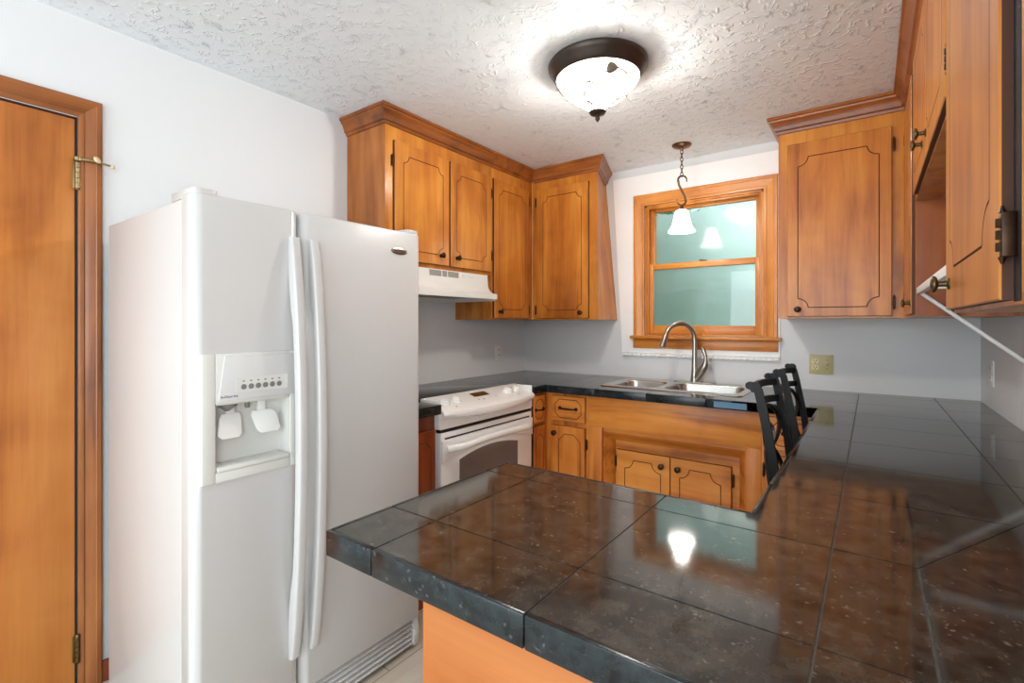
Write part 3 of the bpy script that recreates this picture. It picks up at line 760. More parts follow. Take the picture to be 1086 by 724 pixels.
fD = face_ny(RY+0.0195)
door(t, fD, -1.190, -0.882, 0.12, 0.560, 'base_x', (-0.925, 0.505), [(-1.196, 0.49), (-1.196, 0.2)], (0.05, 0.05, 0.05, 0.05), style='arc', gr=0.05)
door(t, fD, -0.878, -0.570, 0.12, 0.560, 'base_x', (-0.835, 0.505), [(-0.564, 0.49), (-0.564, 0.2)], (0.05, 0.05, 0.05, 0.05), style='arc', gr=0.05)

# corner base cabinet behind the stools
t = thing('base_cabinet', (0.0, 2.9, 0), 'corner base cabinet right of the sink, partly behind the black stools', 'cabinet')
MB().box(-0.4195, XR-0.002, 2.570, YB-0.002, 0.0, 0.8695, 0.001).build('carcass', M['base_z'], t)
dr = panel(fS, -0.400, -0.150, 0.702, 0.852, 0.016, groove=(-0.375, -0.175, 0.722, 0.832), style='clip', gr=0.028).build('drawer', [M['base_x'], M['groove']], t, angle=30)
pull(dr, fS, -0.325, -0.225, 0.780, 0.016)
door(t, fS, -0.400, -0.150, 0.12, 0.672, 'base_z', (-0.18, 0.628), [(-0.408, 0.60), (-0.408, 0.22)], (0.04, 0.04, 0.05, 0.05), style='clip', gr=0.04)

# peninsula base
t = thing('base_cabinet', (0.0, 0.75, 0), 'peninsula base of light orange plywood under the near counter', 'cabinet')
MB().box(-0.590, XR-0.002, 0.560, 1.000, 0.0, 0.8695, 0.001).build('carcass', M['ply_x'], t)
MB().box(-0.589, XR-0.004, 0.5535, 0.5598, 0.0, 0.09, 0.002).build('kick_board', M['ply_x'], t)

# ================================================================== WALL CABINETS
fU = face_px(-1.930); fC = face_ny(2.880); ZU = 1.312; ZTOP = 2.352
t = thing('wall_cabinet', (-2.1, 2.0, 1.585), 'short wall cabinet with two grooved doors above the range hood', 'cabinet')
MB().box(XL+0.002, -1.930, 1.580, 2.4125, 1.586, ZTOP, 0.001).build('carcass', M['wood_z'], t)
MB().box(XL+0.002, -1.9305, 1.5775, 1.5799, 1.586, ZTOP).build('end_panel', M['side_z'], t)
door(t, fU, 1.628, 2.018, 1.608, 2.203, 'wood_z', (1.950, 1.660), [(1.619, 2.10), (1.619, 1.71)], (0.055, 0.05, 0.055, 0.065))
door(t, fU, 2.030, 2.395, 1.608, 2.203, 'wood_z', (2.080, 1.660), [(2.403, 2.10), (2.403, 1.71)], (0.05, 0.05, 0.055, 0.065))
crown([(XL+0.002, 1.5775), (-1.930, 1.5775), (-1.930, 2.4125)], M['crown_y'], t, 1)

t = thing('wall_cabinet', (-1.9, 2.9, 1.31), 'L-shaped corner wall cabinet between the range hood and the window', 'cabinet')
mb = MB()
mb.box(XL+0.002, -1.930, 2.4135, YB-0.002, ZU, ZTOP, 0.001)
mb.build('carcass', M['wood_z'], t)
# section on the back wall; its window side flares out towards the bottom at the wall
mb = MB()
lo_ = [(-1.9298, 2.880), (-1.425, 2.880), (-1.447, YB-0.002), (-1.9298, YB-0.002)]
hi_ = [(-1.9298, 2.880), (-1.425, 2.880), (-1.540, YB-0.002), (-1.9298, YB-0.002)]
mb.loft([[(x, y, ZU) for x, y in lo_], [(x, y, ZTOP) for x, y in hi_]])
mb.build('corner_section', M['wood_z'], t, smooth=False)
MB().tube([(-1.926, 2.876, ZU+0.002), (-1.926, 2.876, 2.28)], 0.008, 10).build('corner_bead', M['wood_z'], t)
door(t, fU, 2.428, 2.812, 1.322, 2.203, 'wood_z', (2.480, 1.362), [(2.820, 2.13), (2.820, 1.38)], (0.05, 0.045, 0.055, 0.06))
door(t, fC, -1.885, -1.483, 1.322, 2.215, 'wood_z', (-1.535, 1.358), [(-1.893, 2.13), (-1.893, 1.38)], (0.055, 0.05, 0.055, 0.06))
crown([(-1.930, 2.4135), (-1.930, 2.880), (-1.425, 2.880), (-1.535, YB-0.002)], M['crown_x'], t, 1)

XC = 0.131; fN = face_nx(XC); fK = face_ny(2.900)
t = thing('wall_cabinet', (0.1, 2.9, 1.31), 'tall corner wall cabinet right of the window with a large grooved door', 'cabinet')
poly = [(-0.392, 2.900), (XC, 2.900), (XC, 2.322), (XR-0.002, 2.322), (XR-0.002, YB-0.002), (-0.392, YB-0.002)]
MB().prism(poly, lambda p, q, h: (p, q, h), ZU, ZTOP).build('carcass', M['wood_z'], t)
MB().box(XC+0.001, XR-0.003, 2.3195, 2.3218, ZU+0.001, 1.7455).build('side_panel', M['niche'], t)
door(t, fK, -0.350, 0.078, 1.322, 2.205, 'wood_z', (-0.302, 1.358), [(0.086, 2.12), (0.086, 1.385)], (0.048, 0.048, 0.045, 0.075), gr=0.045)
door(t, fN, 2.332, 2.790, 1.322, 2.203, 'wood_z', (2.372, 1.362), [(2.798, 2.10), (2.798, 1.40)], (0.05, 0.05, 0.055, 0.06), knobmat='agedbrass', t=0.013)
crown([(-0.392, YB-0.002), (-0.392, 2.900), (XC, 2.900), (XC, 2.3225)], M['crown_x'], t, 1)

t = thing('wall_cabinet', (0.3, 1.8, 1.745), 'short wall cabinet over the open niche on the right wall', 'cabinet')
MB().box(XC, XR-0.002, 1.2865, 2.3185, 1.732, ZTOP, 0.001).build('carcass', M['wood_z'], t)
door(t, fN, 1.302, 1.752, 1.738, 2.203, 'wood_z', (1.712, 1.796), [(1.294, 2.12), (1.294, 1.81)], (0.05, 0.05, 0.055, 0.06), knobmat='agedbrass', hmat='bronze', t=0.013)
door(t, fN, 1.760, 2.225, 1.738, 2.203, 'wood_z', (1.83, 1.800), [(2.233, 2.12), (2.233, 1.83)], (0.05, 0.05, 0.055, 0.06), knobmat='agedbrass', hmat='bronze', t=0.013)
crown([(XC, 2.3185), (XC, 1.2865)], M['crown_y'], t, 1)

t = thing('wall_cabinet', (0.3, 0.9, 1.31), 'nearest tall wall cabinet on the right wall with brass hinged door', 'cabinet')
MB().box(XC, XR-0.002, 0.480, 1.2855, 1.306, ZTOP, 0.001).build('carcass', M['wood_z'], t)
door(t, fN, 0.785, 1.275, 1.312, 2.203, 'wood_z', (1.225, 1.360), None, (0.055, 0.055, 0.075, 0.06), knobmat='agedbrass', hmat='bronze', t=0.013, gr=0.05)
for z_ in (2.10, 1.385): hinge(t, fN, 0.772, z_, 0.017, 'bronze', h=0.050, w=0.014)
MB().box(XC-0.0006, XC-0.0001, 0.752, 0.7845, 1.310, 2.21).build('door_gap', M['dark_gap'], t)
door(t, fN, 0.490, 0.650, 1.312, 2.203, 'wood_z', None, None, (0.05, 0.05, 0.055, 0.06))
crown([(XC, 1.2855), (XC, 0.480)], M['crown_y'], t, 1)

# white folding shelf bracket in the niche
t = thing('shelf_bracket', (XR-0.002, 2.30, 1.15), 'white metal shelf bracket with diagonal brace in the niche on the right', 'bracket')
MB().box(0.133, 0.149, 1.290, 2.312, 1.392, 1.416, 0.002).build('front_bar', M['whiteplastic'], t)
MB().box(0.149, XR-0.002, 2.06, 2.076, 1.396, 1.414, 0.002).build('arm', M['whiteplastic'], t)
MB().tube([(0.145, 2.302, 1.396), (XR-0.004, 2.302, 1.148)], 0.0066, 12).build('brace', M['whiteplastic'], t)
MB().box(XR-0.006, XR-0.001, 2.285, 2.315, 1.115, 1.185, 0.001).build('wall_plate', M['whiteplastic'], t)

# ================================================================== REFRIGERATOR
FX, FB, FY0, FY1, FS, FZ = -1.445, -2.135, 0.545, 1.365, 0.852, 1.638
FR = thing('refrigerator', ((FB+FX)/2, 0.955, 0), 'white side-by-side refrigerator with ice and water dispenser', 'refrigerator')
MB().box(FB, FX-0.072, FY0+0.002, FY1-0.002, 0.03, FZ-0.012, 0.006, 3).build('body', M['enamel'], FR)
MB().box(FX-0.072, FX-0.066, FY0+0.01, FY1-0.01, 0.12, FZ-0.02).build('door_gasket', M['grey_plastic'], FR)
def fdoor(y0, y1, name):
    # rounded front vertical edges
    r = 0.030; pr_ = []
    pts = [(FX-0.066, y0), (FX-r, y0)] + [(FX-r+r*math.sin(a), y0+r-r*math.cos(a)) for a in [PI/2*i/8 for i in range(1, 9)]]
    r2 = r
    pts += [(FX-r2+r2*math.cos(a), y1-r2+r2*math.sin(a)) for a in [PI/2*i/8 for i in range(0, 9)]] + [(FX-0.066, y1)]
    ins = lambda k: [(x if x < FX-0.06 else x-k, (y+k if y < (y0+y1)/2 else y-k)) for x, y in pts]
    mb = MB()
    mb.loft([[(x, y, 0.125) for x, y in ins(0.006)], [(x, y, 0.131) for x, y in pts], [(x, y, FZ-0.008) for x, y in pts], [(x, y, FZ-0.002) for x, y in ins(0.003)], [(x, y, FZ) for x, y in ins(0.009)]])
    return mb.build(name, M['enamel'], FR, origin=((FX, (y0+y1)/2, 0.125)), angle=50)
fz = fdoor(FY0, FS-0.0025, 'freezer_door'); rf = fdoor(FS+0.0025, FY1, 'fresh_food_door')
cut(fz, MB().box(FX-0.055, FX+0.05, 0.600, 0.812, 0.878, 1.064))
# dispenser
mb = MB(); z0, z1, y0, y1 = 0.850, 1.203, 0.566, 0.832
ds = bpy.data.objects.new('dispenser', None); COL.objects.link(ds); ds.parent = fz; ds.location = Vector((FX, 0.70, 0.85))-parent_origin(fz)
for (a, b, c, d) in ((y0, 0.600, z0, z1), (0.812, y1, z0, z1), (0.600, 0.812, z0, 0.878), (0.600, 0.812, 1.064, z1)):
    mb.box(FX-0.004, FX+0.008, a, b, c, d, 0.003)
fr = mb.build('dispenser_frame', M['enamel_in'], ds)
mb = MB()   # recess liner with a sloping back
mb.box(FX-0.054, FX-0.050, 0.6005, 0.8115, 0.8785, 1.0635)
mb.box(FX-0.052, FX+0.002, 0.6005, 0.603, 0.8785, 1.0635); mb.box(FX-0.052, FX+0.002, 0.809, 0.8115, 0.8785, 1.0635)
mb.box(FX-0.052, FX+0.002, 0.6005, 0.8115, 1.0605, 1.0635)
mb.build('recess_liner', M['enamel_in'], ds)
mb = MB(); mb.box(FX-0.052, FX+0.012, 0.604, 0.808, 0.8788, 0.892, 0.003)
for k in range(12): mb.box(FX-0.045, FX+0.004, 0.615+k*0.0155, 0.621+k*0.0155, 0.8921, 0.8932)
mb.build('drip_tray', M['enamel_in'], ds)
mb = MB(); mb.prism([(0.606, 1.072), (0.828, 1.072), (0.828, 1.196), (0.622, 1.196)], lambda p, q, a: (a, p, q), FX+0.0081, FX+0.0125, 0.002)
cp = mb.build('control_panel', M['panel_grey'], ds)
mb = MB(); mb.box(FX+0.0125, FX+0.0133, 0.650, 0.802, 1.092, 1.134, 0.0004, 1); kp = mb.build('key_pad', M['enamel_in'], cp)
for k in range(6): MB().lathe([(0.0078, 0), (0.0074, 0.0016), (0.0, 0.002)], (FX+0.0133, 0.672+k*0.0205, 1.107), (1, 0, 0), 18).build('button', M['grey_plastic'], cp)
mb = MB()
for k in range(6): mb.box(FX+0.0132, FX+0.0136, 0.672+k*0.0205-0.0028, 0.672+k*0.0205+0.0028, 1.1215, 1.1245)
mb.build('indicator_marks', M['text'], cp)
text('dispenser_caption', 'In-Door-Ice', 0.0095, M['text'], cp, (FX+0.0128, 0.634, 1.0835), (0, 1, 0), (0, 0, 1))
for nm, y0, y1, zt, zb in (('ice_paddle', 0.625, 0.690, 1.030, 0.962), ('water_paddle', 0.712, 0.782, 1.028, 0.962)):
    mb = MB(); tilt = -0.010 if nm == 'ice_paddle' else 0.012
    pts = [(y0+0.008, zt), (y1-0.008, zt), (y1+tilt*0.5, zt-0.012), (y1+tilt, zb+0.010), (y1+tilt-0.010, zb), (y0+tilt+0.010, zb), (y0+tilt, zb+0.010), (y0, zt-0.012)]
    mb.prism(pts, lambda p, q, a: (a-(q-zb)*0.35+0.004, p, q), FX-0.022, FX-0.012, 0.003)
    mb.box(FX-0.046, FX-0.034, (y0+y1)/2-0.012, (y0+y1)/2+0.012, zt-0.01, 1.0605, 0.003)
    mb.build(nm, M['whiteplastic'], ds)
mb = MB(); mb.lathe([(0.026, 0), (0.024, -0.008), (0.012, -0.016), (0.006, -0.022)], (FX-0.026, 0.645, 1.0604), (0, 0, 1), 18); mb.lathe([(0.008, 0), (0.006, -0.02)], (FX-0.026, 0.70, 1.0604), (0, 0, 1), 12)
mb.build('chute', M['grey_plastic'], ds)
# handles: bowed bars running nearly the full height
def fhandle(yc, w, parent, zt, zb):
    mb = MB(); n = 24; out = []; inn = []
    for i in range(n+1):
        s = i/n; z = zb+(zt-zb)*s; bow = 0.016+0.048*(math.sin(PI*s)**0.75)
        out.append((FX+bow, z))
    for i in range(n+1):
        s = i/n; z = zb+(zt-zb)*s
        inner = FX+0.001 if (s < 0.09 or s > 0.91) else FX+0.016+0.048*(math.sin(PI*s)**0.75)-0.024*min(1, (0.5-abs(s-0.5)-0.09)/0.10)-0.0*s
        if 0.09 <= s <= 0.91:
            k = min(1, (0.5-abs(s-0.5)-0.09)/0.12); inner = (FX+0.001)*(1-k)+(FX+0.016+0.048*(math.sin(PI*s)**0.75)-0.024)*k
        inn.append((inner, z))
    rings = []
    for (xo, z), (xi, _) in zip(out, inn):
        e_ = 0.006
        rings.append([(xi, yc-w/2, z), (xo-e_, yc-w/2, z), (xo-e_*0.3, yc-w/2+e_*0.3, z), (xo, yc-w/2+e_, z), (xo, yc+w/2-e_, z), (xo-e_*0.3, yc+w/2-e_*0.3, z), (xo-e_, yc+w/2, z), (xi, yc+w/2, z)])
    mb.loft(rings); return mb.build('handle', M['enamel'], parent, angle=50)
fhandle(0.826, 0.030, fz, 1.552, 0.255); fhandle(0.892, 0.030, rf, 1.552, 0.255)
# badge
mb = MB(); rings = []
for s, d in ((1.0, 0.0), (1.0, 0.002), (0.86, 0.0038), (0.5, 0.0052), (0.02, 0.0056)):
    rings.append([(FX+d, 1.250+0.040*s*math.cos(2*PI*k/28), 1.560+0.0135*s*math.sin(2*PI*k/28)) for k in range(28)])
mb.loft(rings); bg_ = mb.build('badge', M['chrome'], rf, origin=(FX, 1.25, 1.56))
text('badge_lettering', 'Whirlpool', 0.0135, M['text'], bg_, (FX+0.0056, 1.250, 1.560), (0, 1, 0), (0, 0, 1), 0.0004)
# hinge covers on top, grille below
for y0, y1 in ((FY0+0.004, FY0+0.075), (FY1-0.075, FY1-0.004)):
    mb = MB(); mb.prism([(FX-0.010, y0+0.006), (FX-0.006, y0+0.02), (FX-0.006, y1-0.02), (FX-0.012, y1-0.006), (FX-0.05, y1), (FX-0.15, y1), (FX-0.15, y0), (FX-0.05, y0)], lambda p, q, a: (p, q, a), FZ-0.0115, FZ+0.014, 0.004)
    mb.build('hinge_cover', M['enamel'], FR)
mb = MB(); g0, g1 = FY0+0.012, FY1-0.002
mb.box(FX-0.060, FX-0.030, g0, g1, 0.012, 0.118)
gl = mb.build('grille', M['black'], FR)
for k in range(5):
    z = 0.020+k*0.0195
    MB().prism([(FX-0.030, z), (FX-0.014, z+0.002), (FX-0.012, z+0.008), (FX-0.030, z+0.015)], lambda p, q, a: (p, a, q), g0, g1-0.03, 0.0012).build('louver', M['enamel'], gl)
MB().prism([(FX-0.06, 0.012), (FX-0.012, 0.014), (FX-0.008, 0.06), (FX-0.02, 0.118), (FX-0.06, 0.118)], lambda p, q, a: (p, a, q), g1-0.03, g1, 0.004).build('end_cap', M['enamel'], gl)
for (x, y) in ((FX-0.10, FY0+0.05), (FX-0.10, FY1-0.05), (FB+0.05, FY0+0.05), (FB+0.05, FY1-0.05)): MB().lathe([(0.02, 0.0), (0.02, 0.03), (0.01, 0.04)], (x, y, 0.0), (0, 0, 1), 14).build('levelling_foot', M['grey_plastic'], FR)

# ================================================================== RANGE
RY0, RY1 = 1.632, 2.392
RG = thing('range', (-1.9, 2.012, 0), 'white slide-in range with front controls between the counters', 'stove')
MB().box(-2.20, -1.640, RY0+0.004, RY1-0.004, 0.0, 0.902, 0.003).build('body', M['bisque'], RG)
MB().box(-2.20, -1.735, RY0+0.002, RY1-0.002, 0.9025, 0.9185, 0.003).build('cooktop', M['cooktop'], RG)
n = 24; rings = []
for i in range(n+1):
    s = i/n; y = RY0+0.004+(RY1-RY0-0.008)*s; k = 1-(2*s-1)**2; bw = 0.034*k
    rings.append([(-1.738, y, 0.9025), (-1.738, y, 0.926), (-1.722, y, 0.9265), (-1.600+bw*0.75, y, 0.885-0.002*k), (-1.586+bw, y, 0.875-0.004*k), (-1.582+bw, y, 0.862-0.006*k),
                  (-1.588+bw, y, 0.850-0.012*k), (-1.606+bw*0.35, y, 0.838-0.014*k), (-1.608, y, 0.822-0.004*k), (-1.608, y, 0.792), (-1.640, y, 0.792)])
cpn = MB().loft(rings).build('control_panel', M['bisque'], RG, angle=40)
for y0, y1 in ((RY0-0.002, RY0+0.0035), (RY1-0.0035, RY1+0.002)):
    MB().box(-1.735, -1.606, y0, y1, 0.80, 0.924, 0.0015).build('end_cap', M['bisque'], RG)
# slope frame of the control panel
A_ = Vector((-1.722, 0, 0.9265)); B_ = Vector((-1.585, 0, 0.884)); dirn = (B_-A_).normalized(); nrm = Vector((-dirn.z, 0, dirn.x)); 
if nrm.z < 0: nrm = -nrm
def onpanel(s, y, d=0.0): 
    p = A_ + (B_-A_)*s + nrm*d; return (p.x, y, p.z)
for y in (1.700, 1.782, 2.200, 2.285):
    c = onpanel(0.55, y, 0.0015); mb = MB()
    mb.lathe([(0.030, 0.0), (0.030, 0.003), (0.026, 0.006), (0.024, 0.016), (0.020, 0.019), (0, 0.0195)], c, nrm, 24)
    ax = Vector(c)+nrm*0.012
    k = MB(); 
    g_ = Vector(c)+nrm*0.0195; mb.tube([g_-dirn*0.021, g_-dirn*0.017, g_+dirn*0.017, g_+dirn*0.021], [0.003, 0.005, 0.005, 0.003], 10)
    mb.build('knob', M['bisque'], cpn, origin=c)
mb = MB(); mb.loft([[onpanel(s, y, 0.0012) for s, y in ((0.20, 1.935), (0.20, 2.055), (0.50, 2.055), (0.50, 1.935))], [onpanel(s, y, 0.0028) for s, y in ((0.20, 1.935), (0.20, 2.055), (0.50, 2.055), (0.50, 1.935))]])
mb.build('display', M['amber'], cpn)
for (s, y) in ((0.72, 1.93), (0.76, 1.965), (0.70, 2.075), (0.90, 1.735), (0.90, 2.245)): MB().lathe([(0.005, 0), (0.0045, 0.0012), (0, 0.0014)], onpanel(s, y, 0.002), nrm, 12).build('button', M['vent_grey'], cpn)
MB().box(-1.645, -1.612, RY0+0.006, RY1-0.006, 0.776, 0.7915).build('gap', M['black'], RG)
# oven door with arched window, slot and bowed handle
DXF = -1.604
od = MB().box(-1.640, DXF, RY0+0.006, RY1-0.006, 0.19, 0.775, 0.005, 3).build('oven_door', M['bisque'], RG, origin=(DXF, 2.012, 0.19))
MB().box(DXF-0.001, DXF+0.0006, RY0+0.03, RY1-0.03, 0.744, 0.752).build('vent_slot', M['black'], od)
arc = []
for i in range(17):
    s = i/16; arc.append((1.762+(2.245-1.762)*s, 0.630+0.030*(1-(2*s-1)**2)))
MB().prism(arc+[(2.245, 0.36), (1.762, 0.36)], lambda p, q, a: (a, p, q), DXF-0.001, DXF+0.0012).build('oven_window', M['ovenglass'], od)
# raised upper part of the door with arched lower edge
up = []
for i in range(17):
    s = i/16; up.append((RY0+0.006+(RY1-RY0-0.012)*s, 0.640+0.050*(1-(2*s-1)**2)))
mb = MB(); mb.prism(up+[(RY1-0.006, 0.738), (RY0+0.006, 0.738)], lambda p, q, a: (a, p, q), DXF-0.001, DXF+0.008, 0.002)
mb.build('upper_band', M['bisque'], od)
pts = []; rr = []
for i in range(25):
    s = i/24; k = 1-(2*s-1)**2; y = RY0+0.035+(RY1-RY0-0.07)*s
    pts.append((DXF+0.010+0.042*min(1, k*2.6), y, 0.700+0.016*k)); rr.append(0.016)
mb = MB(); mb.tube(pts, rr, 12, up=(0, 0, 1), sx=1.1); mb.build('handle', M['bisque'], od)
MB().box(-1.640, DXF, RY0+0.006, RY1-0.006, 0.03, 0.18, 0.005).build('storage_drawer', M['bisque'], RG)

# ================================================================== RANGE HOOD
HD = thing('range_hood', (-2.0, 2.0, 1.43), 'white under-cabinet range hood above the range', 'hood')
HY0, HY1 = 1.612, 2.372
prof = [(XL+0.002, 1.5855), (-1.926, 1.5855), (-1.922, 1.535)]
for i in range(1, 9):
    a = PI/2*i/8; prof.append((-1.922+0.058*(1-math.cos(a)), 1.535-0.066*math.sin(a)))
prof += [(-1.852, 1.466), (-1.848, 1.462), (-1.848, 1.434), (-1.860, 1.434), (-1.862, 1.448), (XL+0.03, 1.452), (XL+0.03, 1.420), (XL+0.002, 1.420)]
MB().prism(prof, lambda p, q, a: (p, a, q), HY0, HY1).build('shell', M['hoodwhite'], HD, angle=25)
for y in (HY0+0.001, HY1-0.004): MB().box(-2.20, -1.864, y, y+0.003, 1.424, 1.452).build('side_lip', M['hoodwhite'], HD)
MB().box(-2.15, -1.92, 1.75, 2.25, 1.442, 1.4515, 0.002).build('filter', M['vent_grey'], HD)
for (a, b) in ((1.875, 1.965), (1.975, 2.010), (2.020, 2.105)): MB().box(-1.9262, -1.9222, a, b, 1.548, 1.580).build('vent_panel', M['vent_grey'], HD)
for y in (2.155, 2.215): MB().box(-1.926, -1.9215, y-0.014, y+0.014, 1.556, 1.572, 0.001).build('rocker_switch', M['hoodwhite'], HD)

# ================================================================== SINK, FAUCET
def rrect(x0, x1, y0, y1, r, n=6):
    out = []
    for cx, cy, a0 in ((x1-r, y0+r, -90), (x1-r, y1-r, 0), (x0+r, y1-r, 90), (x0+r, y0+r, 180)):
        for i in range(n+1):
            a = math.radians(a0+90*i/n); out.append((cx+r*math.cos(a), cy+r*math.sin(a)))
    return out
SK = thing('kitchen_sink', (-0.925, 2.94, 0.914), 'stainless steel double-bowl sink set into the counter under the window', 'sink')
rim_o = rrect(-1.322, -0.528, 2.684, 3.192, 0.03); bowls = [(-1.285, -1.005, 2.735, 3.060, 0.06), (-0.965, -0.565, 2.735, 3.075, 0.07)]
b = bmesh.new()
def ring(lp, z): return [b.verts.new((x, y, z)) for x, y in lp]
def eds(R): return [b.edges.get((R[i], R[(i+1) % len(R)])) or b.edges.new((R[i], R[(i+1) % len(R)])) for i in range(len(R))]
R0 = ring(rim_o, ZT+0.0012); R1 = ring(rrect(-1.318, -0.532, 2.688, 3.188, 0.028), ZT+0.0052)
for i in range(len(R0)): b.faces.new([R0[i], R0[(i+1) % len(R0)], R1[(i+1) % len(R1)], R1[i]])
allE = eds(R1)
for (x0, x1, y0, y1, r) in bowls:
    prev = ring(rrect(x0, x1, y0, y1, r), ZT+0.0052); allE += eds(prev)
    dp = 0.165
    for (ins, z) in ((0.003, ZT+0.003), (0.006, ZT-0.006), (0.014, ZT-dp+0.03), (0.024, ZT-dp+0.008), (0.045, ZT-dp)):
        nx = ring(rrect(x0+ins, x1-ins, y0+ins, y1-ins, max(0.02, r-ins*0.3)), z)
        for i in range(len(nx)): b.faces.new([prev[i], prev[(i+1) % len(nx)], nx[(i+1) % len(nx)], nx[i]])
        prev = nx
    b.faces.new(prev)
bmesh.ops.triangle_fill(b, use_beauty=True, edges=allE)
mb = MB(); mb.add(b); mb.build('basin', M['steel'], SK, angle=40)
for (x0, x1, y0, y1, r) in bowls:
    MB().lathe([(0.042, 0.0005), (0.042, 0.003), (0.030, 0.003), (0.026, 0.001), (0.0, 0.001)], ((x0+x1)/2, (y0+y1)/2, ZT-0.165), (0, 0, 1), 24).build('drain', M['nickel'], SK)

FC = thing('faucet', (-0.885, 3.130, ZT+0.0055), 'brushed nickel gooseneck faucet with side lever behind the sink', 'faucet')
bx, by, bz = -0.885, 3.130, ZT+0.0056
mb = MB(); mb.prism(rrect(bx-0.125, bx+0.125, by-0.027, by+0.027, 0.026), lambda p, q, a: (p, q, a), bz, bz+0.006, 0.0015); mb.build('deck_plate', M['nickel'], FC)
mb = MB(); mb.lathe([(0.027, 0.006), (0.026, 0.012), (0.022, 0.03), (0.019, 0.08), (0.0165, 0.14), (0.0150, 0.20)], (bx, by, bz), (0, 0, 1), 24)
mb.build('body', M['nickel'], FC)
dx, dy = -0.73, -0.683; ptsf = [(bx, by, bz+0.195), (bx, by, bz+0.26)]
Rg = 0.095
for i in range(1, 15):
    a = PI*0.93*i/14; q = Rg-Rg*math.cos(a); ptsf.append((bx+dx*q, by+dy*q, bz+0.272+Rg*math.sin(a)))
mb = MB(); mb.tube(ptsf, [0.0145]*len(ptsf), 14); mb.build('spout', M['nickel'], FC)
e0 = Vector(ptsf[-1]); ed_ = (Vector(ptsf[-1])-Vector(ptsf[-2])).normalized()
mb = MB(); mb.lathe([(0.0145, -0.004), (0.0165, 0.006), (0.0185, 0.040), (0.0215, 0.072), (0.019, 0.076), (0.0, 0.076)], e0, ed_, 20); mb.build('spray_head', M['nickel'], FC)
mb = MB(); hx2, hy2 = bx+0.012, by-0.005
mb.tube([(bx+0.006, by, bz+0.025), (bx+0.045, by-0.012, bz+0.075), (bx+0.066, by-0.016, bz+0.110), (bx+0.072, by-0.018, bz+0.135)], [0.021, 0.024, 0.022, 0.016], 14)
mb.tube([(bx+0.070, by-0.018, bz+0.125), (bx+0.072, by-0.02, bz+0.165), (bx+0.060, by-0.024, bz+0.205), (bx+0.052, by-0.026, bz+0.222)], [0.015, 0.011, 0.013, 0.008], 12)
mb.build('lever', M['nickel'], FC)

